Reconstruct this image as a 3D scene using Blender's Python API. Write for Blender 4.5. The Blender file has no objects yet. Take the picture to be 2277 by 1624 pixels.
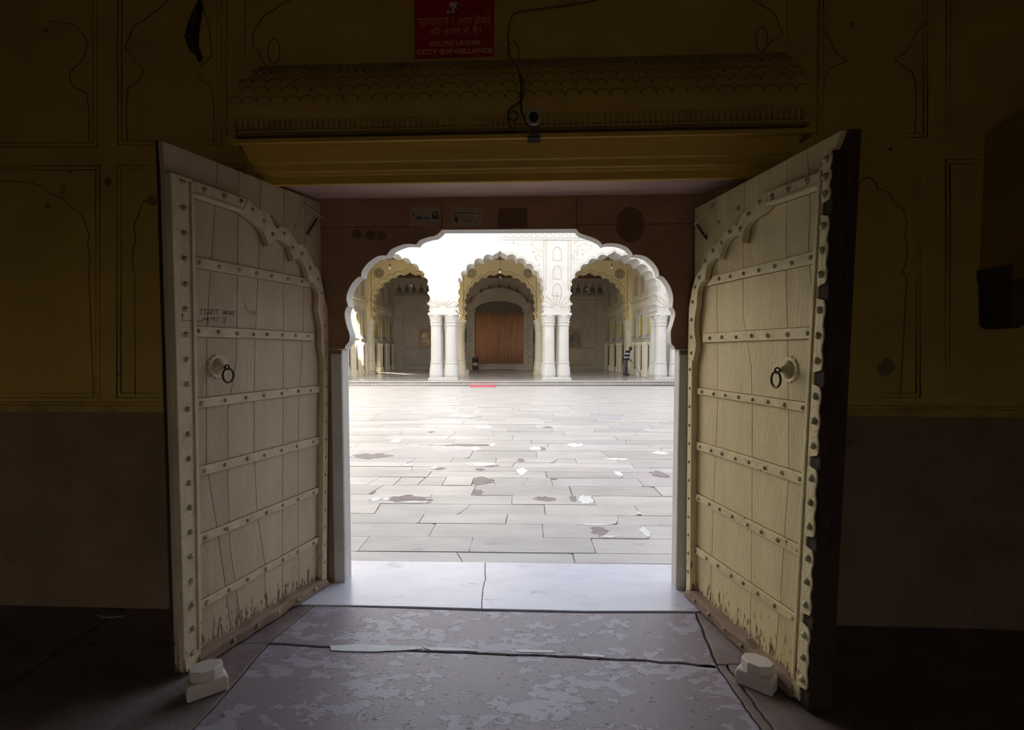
import bpy, bmesh, math, random
from math import sin, cos, pi, radians, atan2, hypot
from mathutils import Vector, Matrix
R = random.Random(7)
C = bpy.context.scene.collection
S = bpy.context.scene

# ------------------------------------------------------------------ camera
F, CX, CY, PITCH, EYE = 1200.0, 1138.5, 836.7, radians(2.8), 1.6
cd = bpy.data.cameras.new('camera'); cam = bpy.data.objects.new('camera', cd); C.objects.link(cam)
cam.location = (0, 0, EYE); cam.rotation_euler = (pi/2 - PITCH, 0, 0)
cd.sensor_width = 36; cd.lens = 36*F/2277; cd.shift_y = (CY-812)/2277; cd.clip_start = .02; cd.clip_end = 500
S.camera = cam
# ------------------------------------------------------------------ sky, sun, exposure
S.view_settings.view_transform = 'Standard'; S.view_settings.look = 'None'
S.view_settings.gamma = 1; S.view_settings.use_curve_mapping = False
S.view_settings.exposure = -.9
W = bpy.data.worlds.new('sky'); S.world = W; W.use_nodes = True
wn = W.node_tree; bg = wn.nodes['Background']
sk = wn.nodes.new('ShaderNodeTexSky'); sk.sky_type = 'NISHITA'; sk.sun_disc = False
SUN_EL, SUN_AZ = radians(27), radians(140)          # the sun stands behind the gatehouse and to one side
sk.sun_elevation = SUN_EL; sk.sun_rotation = SUN_AZ; sk.dust_density = 1.0; sk.ozone_density = 1.0
hsv = wn.nodes.new('ShaderNodeHueSaturation'); hsv.inputs['Saturation'].default_value = .40
mixw = wn.nodes.new('ShaderNodeMixRGB'); mixw.blend_type = 'MULTIPLY'; mixw.inputs[0].default_value = 1; mixw.inputs[2].default_value = (1, .985, 1.0, 1)
wn.links.new(sk.outputs[0], hsv.inputs['Color']); wn.links.new(hsv.outputs[0], mixw.inputs[1]); wn.links.new(mixw.outputs[0], bg.inputs[0])
bg.inputs[1].default_value = 1.45
sd = bpy.data.lights.new('sun', 'SUN'); sd.energy = 52; sd.angle = radians(.8); sd.color = (1, .93, .8)
so = bpy.data.objects.new('sun', sd); C.objects.link(so); so.location = (8, -20, 15)
sdir = Vector((sin(SUN_AZ)*cos(SUN_EL), cos(SUN_AZ)*cos(SUN_EL), sin(SUN_EL)))   # towards the sun
so.rotation_euler = sdir.to_track_quat('Z', 'Y').to_euler()

# ------------------------------------------------------------------ measuring helpers
def ray(x, y):
    u = (x-CX)/F; v = -(y-CY)/F
    return Vector((u, cos(PITCH)+v*sin(PITCH), -sin(PITCH)+v*cos(PITCH)))
def on_floor(x, y, z=0.0):
    d = ray(x, y); return Vector((0, 0, EYE)) + d*((z-EYE)/d.z)
class Frame:
    "an upright local frame: a along, b across (depth), z up"
    def __init__(s, o, ang):
        s.o = Vector(o); s.ang = ang
        s.m = Matrix.Translation(s.o) @ Matrix.Rotation(ang, 4, 'Z'); s.i = s.m.inverted()
    def at(s, x, y, b=0.0):
        o = s.i @ Vector((0, 0, EYE)); d = s.i.to_3x3() @ ray(x, y)
        return o + d*((b-o.y)/d.y)
    def az(s, x, y, b=0.0):
        p = s.at(x, y, b); return (p.x, p.z)
    def fl(s, x, y, z=0.0):
        return s.i @ on_floor(x, y, z)
WALL = Frame((0, 3.165, 0), radians(-2.8))
PAV = Frame((-.53, 23.98, 0), radians(1.265))
YARD = Frame((0, 0, 0), radians(-1.4))

# ------------------------------------------------------------------ materials
def mat(name, col, col2=None, scale=3.0, rough=.8, bump=.0, bscale=30.0, spec=.5, cut=(.35, .65), detail=8, stretch=(1, 1, 1), rnd=0.0, metal=0.0, stain=None):
    m = bpy.data.materials.new(name); m.use_nodes = True; nt = m.node_tree; p = nt.nodes['Principled BSDF']
    p.inputs['Roughness'].default_value = rough; p.inputs['Metallic'].default_value = metal
    p.inputs['Specular IOR Level'].default_value = spec
    L = nt.links.new; N = nt.nodes.new
    tc = N('ShaderNodeTexCoord'); mp = N('ShaderNodeMapping'); mp.inputs['Scale'].default_value = stretch
    L(tc.outputs['Object'], mp.inputs[0])
    out = None
    if col2 is not None:
        n = N('ShaderNodeTexNoise'); n.inputs['Scale'].default_value = scale; n.inputs['Detail'].default_value = detail; n.inputs['Roughness'].default_value = .6
        L(mp.outputs[0], n.inputs['Vector'])
        r = N('ShaderNodeValToRGB'); r.color_ramp.elements[0].position = cut[0]; r.color_ramp.elements[1].position = cut[1]
        r.color_ramp.elements[0].color = (*col, 1); r.color_ramp.elements[1].color = (*col2, 1)
        L(n.outputs['Fac'], r.inputs[0]); out = r.outputs[0]
    else:
        r = N('ShaderNodeRGB'); r.outputs[0].default_value = (*col, 1); out = r.outputs[0]
    if stain:
        scol, sscale, c0, c1 = stain[:4]
        n = N('ShaderNodeTexNoise'); n.inputs['Scale'].default_value = sscale; n.inputs['Detail'].default_value = 12; n.inputs['Roughness'].default_value = .68
        L(mp.outputs[0], n.inputs['Vector']); f = n.outputs['Fac']
        if len(stain) > 4:                       # more of it low down (splashed, worn paint): z from..to
            sx = N('ShaderNodeSeparateXYZ'); L(tc.outputs['Object'], sx.inputs[0])
            mr = N('ShaderNodeMapRange'); mr.inputs[1].default_value = stain[4]; mr.inputs[2].default_value = stain[5]; mr.inputs[3].default_value = stain[6]; mr.inputs[4].default_value = 0
            L(sx.outputs['Z'], mr.inputs[0]); ad = N('ShaderNodeMath'); L(f, ad.inputs[0]); L(mr.outputs[0], ad.inputs[1]); f = ad.outputs[0]
        rr = N('ShaderNodeValToRGB'); rr.color_ramp.elements[0].position = c0; rr.color_ramp.elements[1].position = c1; L(f, rr.inputs[0])
        mx = N('ShaderNodeMixRGB'); L(rr.outputs[0], mx.inputs[0]); L(out, mx.inputs[1]); mx.inputs[2].default_value = (*scol, 1); out = mx.outputs[0]
    if rnd:
        oi = N('ShaderNodeObjectInfo'); mr = N('ShaderNodeMapRange'); mr.inputs[3].default_value = 1-rnd; mr.inputs[4].default_value = 1+rnd*.5
        L(oi.outputs['Random'], mr.inputs[0]); mx = N('ShaderNodeMixRGB'); mx.blend_type = 'MULTIPLY'; mx.inputs[0].default_value = 1
        L(out, mx.inputs[1]); L(mr.outputs[0], mx.inputs[2]); out = mx.outputs[0]
    L(out, p.inputs['Base Color'])
    if bump:
        n = N('ShaderNodeTexNoise'); n.inputs['Scale'].default_value = bscale; n.inputs['Detail'].default_value = 8; n.inputs['Roughness'].default_value = .65
        L(mp.outputs[0], n.inputs['Vector'])
        b = N('ShaderNodeBump'); b.inputs['Strength'].default_value = bump; b.inputs['Distance'].default_value = .01
        L(n.outputs['Fac'], b.inputs['Height']); L(b.outputs[0], p.inputs['Normal'])
    return m
M = {}
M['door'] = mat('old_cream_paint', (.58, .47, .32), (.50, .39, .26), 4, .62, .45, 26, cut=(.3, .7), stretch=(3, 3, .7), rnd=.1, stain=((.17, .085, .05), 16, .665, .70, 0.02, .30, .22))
M['doorR'] = mat('yellowed_cream_paint_lit', (.80, .68, .37), (.68, .56, .30), 4, .6, .45, 26, cut=(.3, .7), stretch=(3, 3, .7), rnd=.08, stain=((.17, .085, .05), 16, .665, .70, 0.02, .30, .22))  # lighter copy of the leaf paint; its stronger light is put into the colour
M['doortrimR'] = mat('yellowed_trim_lit', (.80, .70, .40), (.66, .56, .31), 9, .5, .55, 40, cut=(.3, .7), stretch=(1.5, 1.5, .8), stain=((.18, .10, .045), 14, .67, .71, .0, .7, .12))  # trim lightened likewise, the leaf's extra light sits in the colour
M['battenR'] = mat('yellowed_grimy_batten_lit', (.80, .69, .38), (.62, .50, .26), 9, .5, .5, 40, cut=(.3, .7), stain=((.12, .075, .03), 22, .63, .68))  # batten lightened likewise for the brighter leaf; the grime stays
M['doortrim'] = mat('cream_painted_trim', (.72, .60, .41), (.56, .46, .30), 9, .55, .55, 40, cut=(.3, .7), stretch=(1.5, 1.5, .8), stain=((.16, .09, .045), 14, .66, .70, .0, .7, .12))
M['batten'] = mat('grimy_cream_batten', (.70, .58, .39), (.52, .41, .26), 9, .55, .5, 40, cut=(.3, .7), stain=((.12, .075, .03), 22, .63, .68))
M['rail'] = mat('bare_weathered_wood', (.36, .25, .17), (.26, .17, .12), 6, .8, .8, 30, stretch=(1, 4, 6))
M['post'] = mat('dark_wood', (.075, .04, .022), (.04, .02, .012), 8, .8, .9, 30, stretch=(4, 4, .6))
M['iron'] = mat('dark_iron', (.035, .02, .014), (.06, .035, .02), 20, .45, .3, 60, metal=.6)
M['stud'] = mat('painted_stud', (.56, .51, .32), (.3, .24, .13), 12, .5, .2, 60, rnd=.35)
M['ochre'] = mat('ochre_limewash', (.54, .37, .075), (.40, .27, .065), 2.2, .75, .5, 18, cut=(.3, .7), stain=((.10, .05, .02), 7, .70, .76))
M['ochre2'] = mat('ochre_limewash_lintel', (.62, .40, .06), (.46, .30, .05), 3, .6, .35, 16, cut=(.3, .7), stretch=(.5, 2, 2), stain=((.10, .05, .02), 12, .72, .75))
M['dado'] = mat('worn_plaster_dado', (.27, .17, .10), (.20, .125, .07), 2.5, .85, .4, 16, stain=((.12, .08, .05), 5, .62, .72))
M['relief'] = mat('ochre_moulding', (.50, .34, .07), (.30, .19, .05), 5, .75, .3, 20)
M['dirtband'] = mat('dirt_brown_fillet', (.20, .12, .05), (.27, .17, .06), 6, .9, .5, 20)
M['crack'] = mat('dark_plaster_line', (.27, .17, .045), (.16, .09, .03), 8, .9)
M['petal'] = mat('grimy_petal_edge', (.20, .12, .03), (.28, .18, .04), 8, .9)
M['soffit'] = mat('pink_soffit_stone', (.68, .47, .40), (.56, .38, .33), 5, .75, .4, 20, stretch=(.5, 2, 1), stain=((.65, .52, .46), 9, .66, .74))
M['sand'] = mat('brown_sandstone', (.34, .19, .11), (.25, .14, .08), 5, .8, .4, 20, stain=((.33, .15, .06), 3, .62, .75))
M['residue'] = mat('dark_paste_residue', (.12, .06, .035), (.17, .09, .05), 14, .9)
M['marblerev'] = mat('limewashed_reveal', (.62, .60, .55), (.54, .52, .47), 4, .55, .15, 20)
M['slab'] = mat('flaked_sandstone', (.36, .31, .33), (.25, .20, .205), 5, .40, 1.0, 22, cut=(.46, .54), detail=12, stain=((.19, .135, .13), 7, .56, .60))
M['slabside'] = mat('shaded_sandstone', (.26, .20, .19), (.18, .13, .12), 4, .6, .7, 20, cut=(.4, .6), detail=10)  # darker copy of the slab stone; the side floor's shade is in the colour
M['yardbed'] = mat('dusty_joint_bedding', (.26, .235, .22), (.34, .31, .29), 9, .95, .5, 30)
M['bed'] = mat('dark_bedding', (.09, .075, .07), (.14, .12, .11), 9, .95, .5, 30)
M['thresh'] = mat('white_marble', (.64, .63, .70), (.54, .53, .61), 2.4, .22, .12, 10, cut=(.45, .75), stretch=(1, 2.4, 1), stain=((.44, .42, .50), 2.6, .60, .66))
M['pave'] = mat('courtyard_marble', (.57, .54, .505), (.46, .43, .41), 2.2, .42, .45, 14, cut=(.35, .65), stretch=(.6, 1.6, 1), rnd=.20, stain=((.33, .285, .27), 4.5, .62, .70))
M['pave2'] = mat('mauve_courtyard_stone', (.50, .455, .45), (.44, .405, .41), 2.2, .5, .4, 14, rnd=.1)
M['mortar'] = mat('white_mortar', (.78, .78, .80), (.70, .70, .72), 12, .6, .3, 30)
M['bare'] = mat('broken_stone_bed', (.27, .22, .22), (.34, .29, .29), 10, .9, .8, 25)
M['white'] = mat('white_marble_facade', (.55, .535, .51), (.49, .475, .44), 1.3, .6, .15, 5, cut=(.35, .7))
M['courtwhite'] = mat('bounce_limewash', (.82, .78, .66), (.76, .72, .6), 1, .8)  # extra white so the unseen court wall bounces more sun
M['cream'] = mat('cream_marble_hall', (.80, .74, .58), (.70, .64, .48), 1.2, .6, .15, 5, cut=(.35, .7))
M['hallyellow'] = mat('yellow_limewash_hall', (.84, .71, .36), (.74, .64, .36), .9, .7, .1, 4, cut=(.35, .7))
M['halldim'] = mat('grey_brown_painted_wall', (.60, .52, .42), (.50, .43, .34), 1.1, .75, .1, 4)
M['line'] = mat('grey_painted_line', (.42, .38, .30), (.36, .32, .24), 6, .8)
M['linedark'] = mat('dark_painted_line', (.16, .13, .09), (.2, .16, .12), 6, .8)
M['hallfloor'] = mat('polished_hall_floor', (.56, .53, .50), (.44, .40, .38), 1.6, .16, .05, 5)
M['roofred'] = mat('red_sandstone_ceiling', (.30, .16, .09), (.22, .12, .07), 2, .8)
M['niche'] = mat('yellow_niche', (.70, .58, .16), (.62, .5, .14), 3, .6)
M['dark'] = mat('dark_opening', (.02, .017, .015), (.03, .025, .02), 3, .9)
M['reed'] = mat('brown_reed_curtain', (.66, .34, .19), (.42, .20, .10), 5, .75, .3, 20, stretch=(7, 7, .12), cut=(.35, .65), stain=((.85, .58, .42), 7, .56, .62))
M['redsign'] = mat('red_sign', (.42, .008, .003), (.36, .006, .002), 3, .45)
M['signtext'] = mat('faded_sign_letters', (.62, .34, .20), (.55, .28, .16), 20, .6)
M['pale'] = mat('pale_print', (.55, .5, .46), (.45, .4, .36), 20, .6)
M['paper'] = mat('aged_paper', (.34, .27, .19), (.28, .22, .15), 6, .8)
M['ink'] = mat('dark_ink', (.03, .022, .02), (.05, .04, .03), 10, .7)
M['inkblue'] = mat('blue_ink', (.06, .07, .10), (.08, .09, .11), 10, .7)
M['inkgreen'] = mat('green_ink', (.07, .13, .12), (.09, .15, .12), 10, .7)
M['plastic'] = mat('yellowed_plastic', (.40, .34, .24), (.32, .27, .19), 10, .4)
M['lens'] = mat('black_lens', (.008, .008, .01), None, rough=.15)
M['wire'] = mat('dark_wire', (.03, .022, .015), (.05, .035, .025), 10, .6)
M['wirewall'] = mat('painted_over_wire', (.22, .13, .04), (.16, .1, .03), 10, .7)
M['stopper'] = mat('worn_marble_block', (.66, .58, .52), (.56, .49, .43), 7, .5, .25, 20, cut=(.35, .7))
M['redmat'] = mat('red_mat', (.62, .11, .14), (.55, .09, .12), 6, .9, .4, 60)
M['bucket'] = mat('white_bucket', (.74, .72, .70), (.6, .58, .52), 8, .5)
M['bin'] = mat('dark_metal_bin', (.05, .045, .04), (.08, .07, .06), 8, .5)
M['bulb'] = mat('glass_bulb', (.85, .87, .78), None, rough=.1)
M['green'] = mat('green_shutter', (.12, .24, .05), (.09, .2, .04), 3, .6)
M['orange'] = mat('orange_gilt_frame', (.60, .24, .05), (.5, .17, .04), 8, .5)
M['pict'] = mat('dark_portrait_picture', (.28, .26, .25), (.10, .08, .07), 3.4, .3, cut=(.4, .6))
M['glasspict'] = mat('glazed_picture_shine', (.72, .70, .58), (.35, .29, .16), 2.6, .15, cut=(.42, .58))  # pale patches stand for light reflected in the glass
M['skin'] = mat('brown_skin', (.16, .075, .045), (.13, .06, .035), 10, .6)
M['hair'] = mat('cropped_dark_hair', (.05, .035, .03), (.08, .05, .04), 30, .7)
M['trouser'] = mat('grey_trousers', (.13, .11, .13), (.10, .085, .10), 8, .9)
M['shoe'] = mat('dark_sandals', (.03, .025, .022), None, rough=.7)
M['broom'] = mat('broom_straw', (.22, .16, .09), (.12, .09, .05), 12, .9)
M['stick'] = mat('bamboo_stick', (.40, .32, .22), (.3, .22, .14), 12, .7)
M['nest'] = mat('mottled_wasp_nest', (.07, .04, .015), (.02, .012, .006), 16, .9, .9, 20, cut=(.45, .55), stretch=(1, 1, 2.2))
M['bracket'] = mat('dark_carved_stone', (.07, .045, .03), (.1, .06, .04), 8, .9, .8, 20)
M['roomdark'] = mat('darkened_ochre_plaster', (.20, .13, .05), (.15, .1, .04), 2, .9)  # plaster of the unseen room, kept dark to cut bounced light
M['exterior'] = mat('exterior_limewash', (.62, .52, .38), (.55, .46, .33), 1, .85)
M['earth'] = mat('pale_earth', (.32, .27, .21), (.26, .22, .17), .8, .95)
M['ember'] = mat('scrap_paper', (.30, .25, .18), None, rough=.9)
M['marker'] = mat('black_marker', (.02, .018, .015), None, rough=.7)
M['yellowstain'] = mat('brown_glue_stain', (.36, .22, .07), (.45, .30, .12), 20, .7)
M['grime_shade'] = mat('brown_grime_and_shade', (.12, .075, .03), (.22, .15, .07), 30, .95)  # one brown for both grime and the shade in the gaps
M['joint'] = mat('dark_board_gap', (.05, .03, .015), (.08, .05, .025), 20, .95)
# sandstone whose thin surface crust has flaked away in patches (colour and height share one mask)
def flaky(name, crust, bare, dark):
    m = bpy.data.materials.new(name); m.use_nodes = True; nt = m.node_tree; p = nt.nodes['Principled BSDF']; N = nt.nodes.new; L = nt.links.new
    tc = N('ShaderNodeTexCoord'); mp = N('ShaderNodeMapping'); mp.inputs['Scale'].default_value = (1, 1.5, 1); L(tc.outputs['Object'], mp.inputs[0])
    def noise(sc, de, ro=.6):
        n = N('ShaderNodeTexNoise'); n.inputs['Scale'].default_value = sc; n.inputs['Detail'].default_value = de; n.inputs['Roughness'].default_value = ro; L(mp.outputs[0], n.inputs['Vector']); return n.outputs['Fac']
    def ramp(f, a, b, c0=(0, 0, 0), c1=(1, 1, 1)):
        r_ = N('ShaderNodeValToRGB'); r_.color_ramp.elements[0].position = a; r_.color_ramp.elements[1].position = b; r_.color_ramp.elements[0].color = (*c0, 1); r_.color_ramp.elements[1].color = (*c1, 1); L(f, r_.inputs[0]); return r_.outputs[0]
    def mix(f, a, b):
        x = N('ShaderNodeMixRGB'); L(f, x.inputs[0])
        for q, k in ((a, 1), (b, 2)):
            if isinstance(q, tuple): x.inputs[k].default_value = (*q, 1)
            else: L(q, x.inputs[k])
        return x.outputs[0]
    big = noise(2.2, 3); fine = noise(11, 9, .62)
    ad = N('ShaderNodeMath'); ad.operation = 'MULTIPLY_ADD'; L(big, ad.inputs[0]); ad.inputs[1].default_value = .9; L(fine, ad.inputs[2])
    mk = ramp(ad.outputs[0], .985, 1.0); pits = ramp(noise(24, 4, .5), .66, .69)
    tone = ramp(noise(1.3, 6), .35, .65, tuple(c*.9 for c in crust), crust)
    c = mix(mk, bare, tone); c = mix(pits, c, dark); L(c, p.inputs['Base Color'])
    p.inputs['Roughness'].default_value = .42
    h = N('ShaderNodeMath'); h.operation = 'MULTIPLY_ADD'; L(noise(45, 8), h.inputs[0]); h.inputs[1].default_value = .45; L(mk, h.inputs[2])
    h2 = N('ShaderNodeMath'); h2.operation = 'SUBTRACT'; L(h.outputs[0], h2.inputs[0]); L(pits, h2.inputs[1])
    b = N('ShaderNodeBump'); b.inputs['Strength'].default_value = .55; b.inputs['Distance'].default_value = .006; L(h2.outputs[0], b.inputs['Height']); L(b.outputs[0], p.inputs['Normal'])
    return m
M['slab'] = flaky('flaked_sandstone_slab', (.40, .36, .42), (.27, .225, .25), (.17, .13, .15))
# striped polo shirt: woven bands
def striped():
    m = bpy.data.materials.new('striped_polo_cloth'); m.use_nodes = True; nt = m.node_tree; p = nt.nodes['Principled BSDF']; p.inputs['Roughness'].default_value = .9
    tc = nt.nodes.new('ShaderNodeTexCoord'); sx = nt.nodes.new('ShaderNodeSeparateXYZ'); nt.links.new(tc.outputs['Object'], sx.inputs[0])
    m1 = nt.nodes.new('ShaderNodeMath'); m1.operation = 'MULTIPLY'; m1.inputs[1].default_value = 4.6; nt.links.new(sx.outputs['Z'], m1.inputs[0])
    fr = nt.nodes.new('ShaderNodeMath'); fr.operation = 'FRACT'; nt.links.new(m1.outputs[0], fr.inputs[0])
    rp = nt.nodes.new('ShaderNodeValToRGB'); rp.color_ramp.interpolation = 'CONSTANT'; rp.color_ramp.elements[0].color = (.02, .018, .03, 1)
    rp.color_ramp.elements[1].position = .62; rp.color_ramp.elements[1].color = (.62, .60, .68, 1)
    nt.links.new(fr.outputs[0], rp.inputs[0]); nt.links.new(rp.outputs[0], p.inputs['Base Color']); return m
M['shirt'] = striped()

# ------------------------------------------------------------------ mesh helpers
class MB:
    def __init__(s): s.v = []; s.f = []
    def add(s, vs, fs):
        n = len(s.v); s.v += [tuple(v) for v in vs]; s.f += [tuple(i+n for i in f) for f in fs]; return s
    def box(s, x0, x1, y0, y1, z0, z1):
        return s.add([(x, y, z) for z in (z0, z1) for y in (y0, y1) for x in (x0, x1)],
                     [(0, 2, 3, 1), (4, 5, 7, 6), (0, 1, 5, 4), (2, 6, 7, 3), (0, 4, 6, 2), (1, 3, 7, 5)])
    def prism(s, poly, d0, d1, axis='y'):
        "closed polygon of (p, q) pushed from d0 to d1 along axis; y: (x,z) polygon, z: (x,y) polygon"
        n = len(poly)
        if axis == 'y': vs = [(p, d0, q) for p, q in poly] + [(p, d1, q) for p, q in poly]
        elif axis == 'z': vs = [(p, q, d0) for p, q in poly] + [(p, q, d1) for p, q in poly]
        else: vs = [(d0, p, q) for p, q in poly] + [(d1, p, q) for p, q in poly]
        ar = sum(poly[i][0]*poly[(i+1) % n][1]-poly[(i+1) % n][0]*poly[i][1] for i in range(n))
        fl = (ar > 0) == (d1 > d0)
        if axis == 'y': fl = not fl
        a = tuple(range(n)); b = tuple(range(n, 2*n))
        fs = [a[::-1], b] if fl else [a, b[::-1]]
        for i in range(n):
            j = (i+1) % n; q = (i, j, j+n, i+n); fs.append(q if fl else q[::-1])
        return s.add(vs, fs)
    def tube(s, pts, r, n=8, closed=False, flat=1.0):
        pts = [Vector(p) for p in pts]; m = len(pts); rings = []; up = Vector((0, 0, 1)); prev = None
        for i, p in enumerate(pts):
            a = pts[(i-1) % m] if (closed or i) else p; b = pts[(i+1) % m] if (closed or i < m-1) else p
            t = (b-a).normalized()
            u = prev if prev is not None else (up if abs(t.z) < .9 else Vector((1, 0, 0)))
            u = (u - t*u.dot(t)).normalized(); prev = u; w = t.cross(u)
            rr = r[i] if isinstance(r, (list, tuple)) else r
            rings.append([p + (u*cos(2*pi*k/n)*flat + w*sin(2*pi*k/n))*rr for k in range(n)])
        vs = [v for g in rings for v in g]; fs = []
        for i in range(m if closed else m-1):
            j = (i+1) % m
            for k in range(n): fs.append((i*n+k, i*n+(k+1) % n, j*n+(k+1) % n, j*n+k))
        if not closed: fs += [tuple(range(n))[::-1], tuple(range((m-1)*n, m*n))]
        return s.add(vs, fs)
    def lathe(s, prof, n=16, c=(0, 0, 0), rx=1.0, ry=1.0, rot=0.0, cap=True):
        vs = []; fs = []
        for r, z in prof:
            for k in range(n):
                t = 2*pi*k/n+rot; vs.append((c[0]+r*rx*cos(t), c[1]+r*ry*sin(t), c[2]+z))
        for i in range(len(prof)-1):
            for k in range(n): fs.append((i*n+k, i*n+(k+1) % n, (i+1)*n+(k+1) % n, (i+1)*n+k))
        if cap: fs += [tuple(range(n))[::-1], tuple(range((len(prof)-1)*n, len(prof)*n))]
        return s.add(vs, fs)
    def mesh(s, name, m, smooth=False):
        me = bpy.data.meshes.new(name); me.from_pydata(s.v, [], s.f); me.update()
        if m: me.materials.append(M[m] if isinstance(m, str) else m)
        if smooth: me.polygons.foreach_set('use_smooth', [True]*len(me.polygons))
        return me
def link(name, me, parent=None, frame=None, kind=None, label=None, cat=None, group=None):
    o = bpy.data.objects.new(name, me); C.objects.link(o)
    if parent: o.parent = parent
    elif frame: o.matrix_world = frame.m
    if kind: o['kind'] = kind
    if label: o['label'] = label
    if cat: o['category'] = cat
    if group: o['group'] = group
    return o
def build(mb, name, m, parent=None, frame=None, smooth=False, bevel=0, **k):
    o = link(name, mb.mesh(name, m, smooth), parent, frame, **k)
    if bevel:
        b = o.modifiers.new('bevel', 'BEVEL'); b.width = bevel; b.segments = 2; b.limit_method = 'ANGLE'; b.angle_limit = radians(40)
    return o
def empty(name, frame=None, loc=None, **k):
    o = link(name, None, None, frame, **k)
    if loc is not None: o.matrix_world = (frame.m if frame else Matrix()) @ Matrix.Translation(Vector(loc))
    return o
def smooth_seg(p, n=5):
    "Catmull-Rom through the points of one lobe"
    if len(p) < 3: return list(p)
    out = []
    for i in range(len(p)-1):
        a = p[max(i-1, 0)]; b = p[i]; c = p[i+1]; d = p[min(i+2, len(p)-1)]
        for k in range(n):
            t = k/n; t2 = t*t; t3 = t2*t
            out.append(tuple(.5*(2*b[j]+(c[j]-a[j])*t+(2*a[j]-5*b[j]+4*c[j]-d[j])*t2+(-a[j]+3*b[j]-3*c[j]+d[j])*t3) for j in (0, 1)))
    out.append(tuple(p[-1])); return out
def lobes(c, bulge=.3, n=6, side=1):
    "scalloped line: an arc bulging to one side between each pair of cusps"
    out = []
    for (x0, y0), (x1, y1) in zip(c, c[1:]):
        dx, dy = x1-x0, y1-y0
        for k in range(n):
            t = k/n; h = 4*t*(1-t)*bulge*side; out.append((x0+dx*t-dy*h, y0+dy*t+dx*h))
    out.append(c[-1]); return out

# ================================================================== THE GATEHOUSE WALL (frame WALL: b=0 is its face, b<0 towards the room)
ARCH_B = .41
CEIL_Z = 2.60
LR, RR = -1.47, 1.40           # opening of the splayed reveal at the wall face
lf, rf = -1.30, 1.20           # and at the arch
wl = MB()
wl.box(-4.2, LR, 0, .6, .0, 4.6); wl.box(RR, 4.0, 0, .6, 0, 4.6); wl.box(LR, RR, 0, .6, CEIL_Z+.02, 4.6)
front = build(wl, 'wall_front', 'ochre', frame=WALL, kind='structure', label='dim ochre limewashed wall around the gateway')
# splayed sides of the reveal
for nm, a0, a1, e in (('reveal_side', LR, lf, -.3), ('reveal_side', RR, rf, .3)):
    build(MB().prism([(a0, 0.001), (a1, ARCH_B), (a1, .6), (a0+e, .6), (a0+e, .001)], 0, CEIL_Z+.05, 'z'), nm, 'sand', front)
# dado: plain worn plaster below the string moulding
zd = WALL.at(190, 905).z
for a0, a1 in ((-4.2, LR+.02), (RR-.02, 4.0)):
    build(MB().box(a0, a1, -.012, .02, 0, zd-.03), 'dado', 'dado', front)
    build(MB().box(a0, a1, -.03, .02, zd-.028, zd-.008).box(a0, a1, -.045, .02, zd-.008, zd+.012).box(a0, a1, -.022, .02, zd+.012, zd+.03), 'string_moulding', 'relief', front)
# raised frames and cusped line reliefs, taken on the wall face
def relief(pxs, r=.004, m='relief', name='moulding_line', closed=False, parent=None, b=-.001):
    pts = [WALL.at(x, y, b) for x, y in pxs]
    return build(MB().tube(pts, r, 6, closed), name, m, parent or front, smooth=True)
def frame_rect(x0, y0, x1, y1, m='relief'):
    for off in (0, 9):
        pts = [(x0+off, y0+off), (x1-off, y0+off), (x1-off, y1-off), (x0+off, y1-off)]
        relief(pts, .004, m, 'panel_frame', closed=True)
frame_rect(-260, 369, 222, 884); frame_rect(260, 367, 545, 884)
frame_rect(-260, -160, 216, 327); frame_rect(262, -160, 492, 322)
frame_rect(1760, 357, 2046, 884); frame_rect(2103, 355, 2330, 884)
frame_rect(1822, -160, 2062, 306); frame_rect(2104, -160, 2290, 304)
for x in (504, 545, 1751, 1818): relief([(x, -60), (x-1, 130 if 540 < x < 1800 else 300)], .005)
def sm(segs): 
    o = []
    for s_ in segs: o += smooth_seg(s_, 4)[(1 if o else 0):]
    return o
relief(sm([[(-40, 405), (30, 403), (72, 407)], [(72, 407), (95, 417), (111, 432)], [(111, 432), (140, 442), (161, 463)], [(161, 463), (183, 480), (191, 504)], [(191, 504), (198, 525), (194, 546)], [(194, 546), (200, 575), (197, 598)], [(197, 598), (208, 884)]]), .003, 'crack', 'arch_line')
relief(sm([[(356, 425), (352, 436), (344, 438)], [(344, 438), (318, 452), (308, 477)], [(308, 477), (298, 505), (302, 532)], [(302, 532), (294, 570), (299, 610)], [(299, 610), (301, 881)]]), .0035, 'crack', 'arch_line')
relief(sm([[(110, 48), (150, 52), (172, 61)], [(172, 61), (192, 90), (191, 116)], [(191, 116), (178, 138), (155, 161)], [(155, 161), (160, 190), (191, 205)], [(191, 205), (198, 250), (197, 312)]]), .0035, 'crack', 'arch_line')
relief(sm([[(385, -12), (350, 22), (321, 44)], [(321, 44), (298, 60), (288, 83)], [(288, 83), (278, 104), (289, 118)], [(289, 118), (303, 138), (321, 155)], [(321, 155), (304, 184), (285, 194)], [(285, 194), (280, 250), (283, 316)]]), .0035, 'crack', 'arch_line')
relief(sm([[(440, -12), (462, 50), (468, 100)], [(468, 100), (468, 128), (435, 155)], [(435, 155), (450, 180), (470, 192)], [(470, 192), (476, 250), (475, 316)]]), .003, 'crack', 'arch_line')
relief(sm([[(670, -10), (632, 6), (605, 26)], [(605, 26), (586, 36), (576, 52)], [(576, 52), (562, 78), (564, 107)], [(564, 107), (576, 116), (580, 130), (592, 147)]]), .0035, 'crack', 'arch_line')
relief(sm([[(1640, -10), (1672, 0), (1690, 10)], [(1690, 10), (1722, 30), (1733, 58)], [(1733, 58), (1738, 75), (1712, 95)], [(1712, 95), (1700, 110), (1697, 126)]]), .0035, 'crack', 'arch_line')
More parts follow.
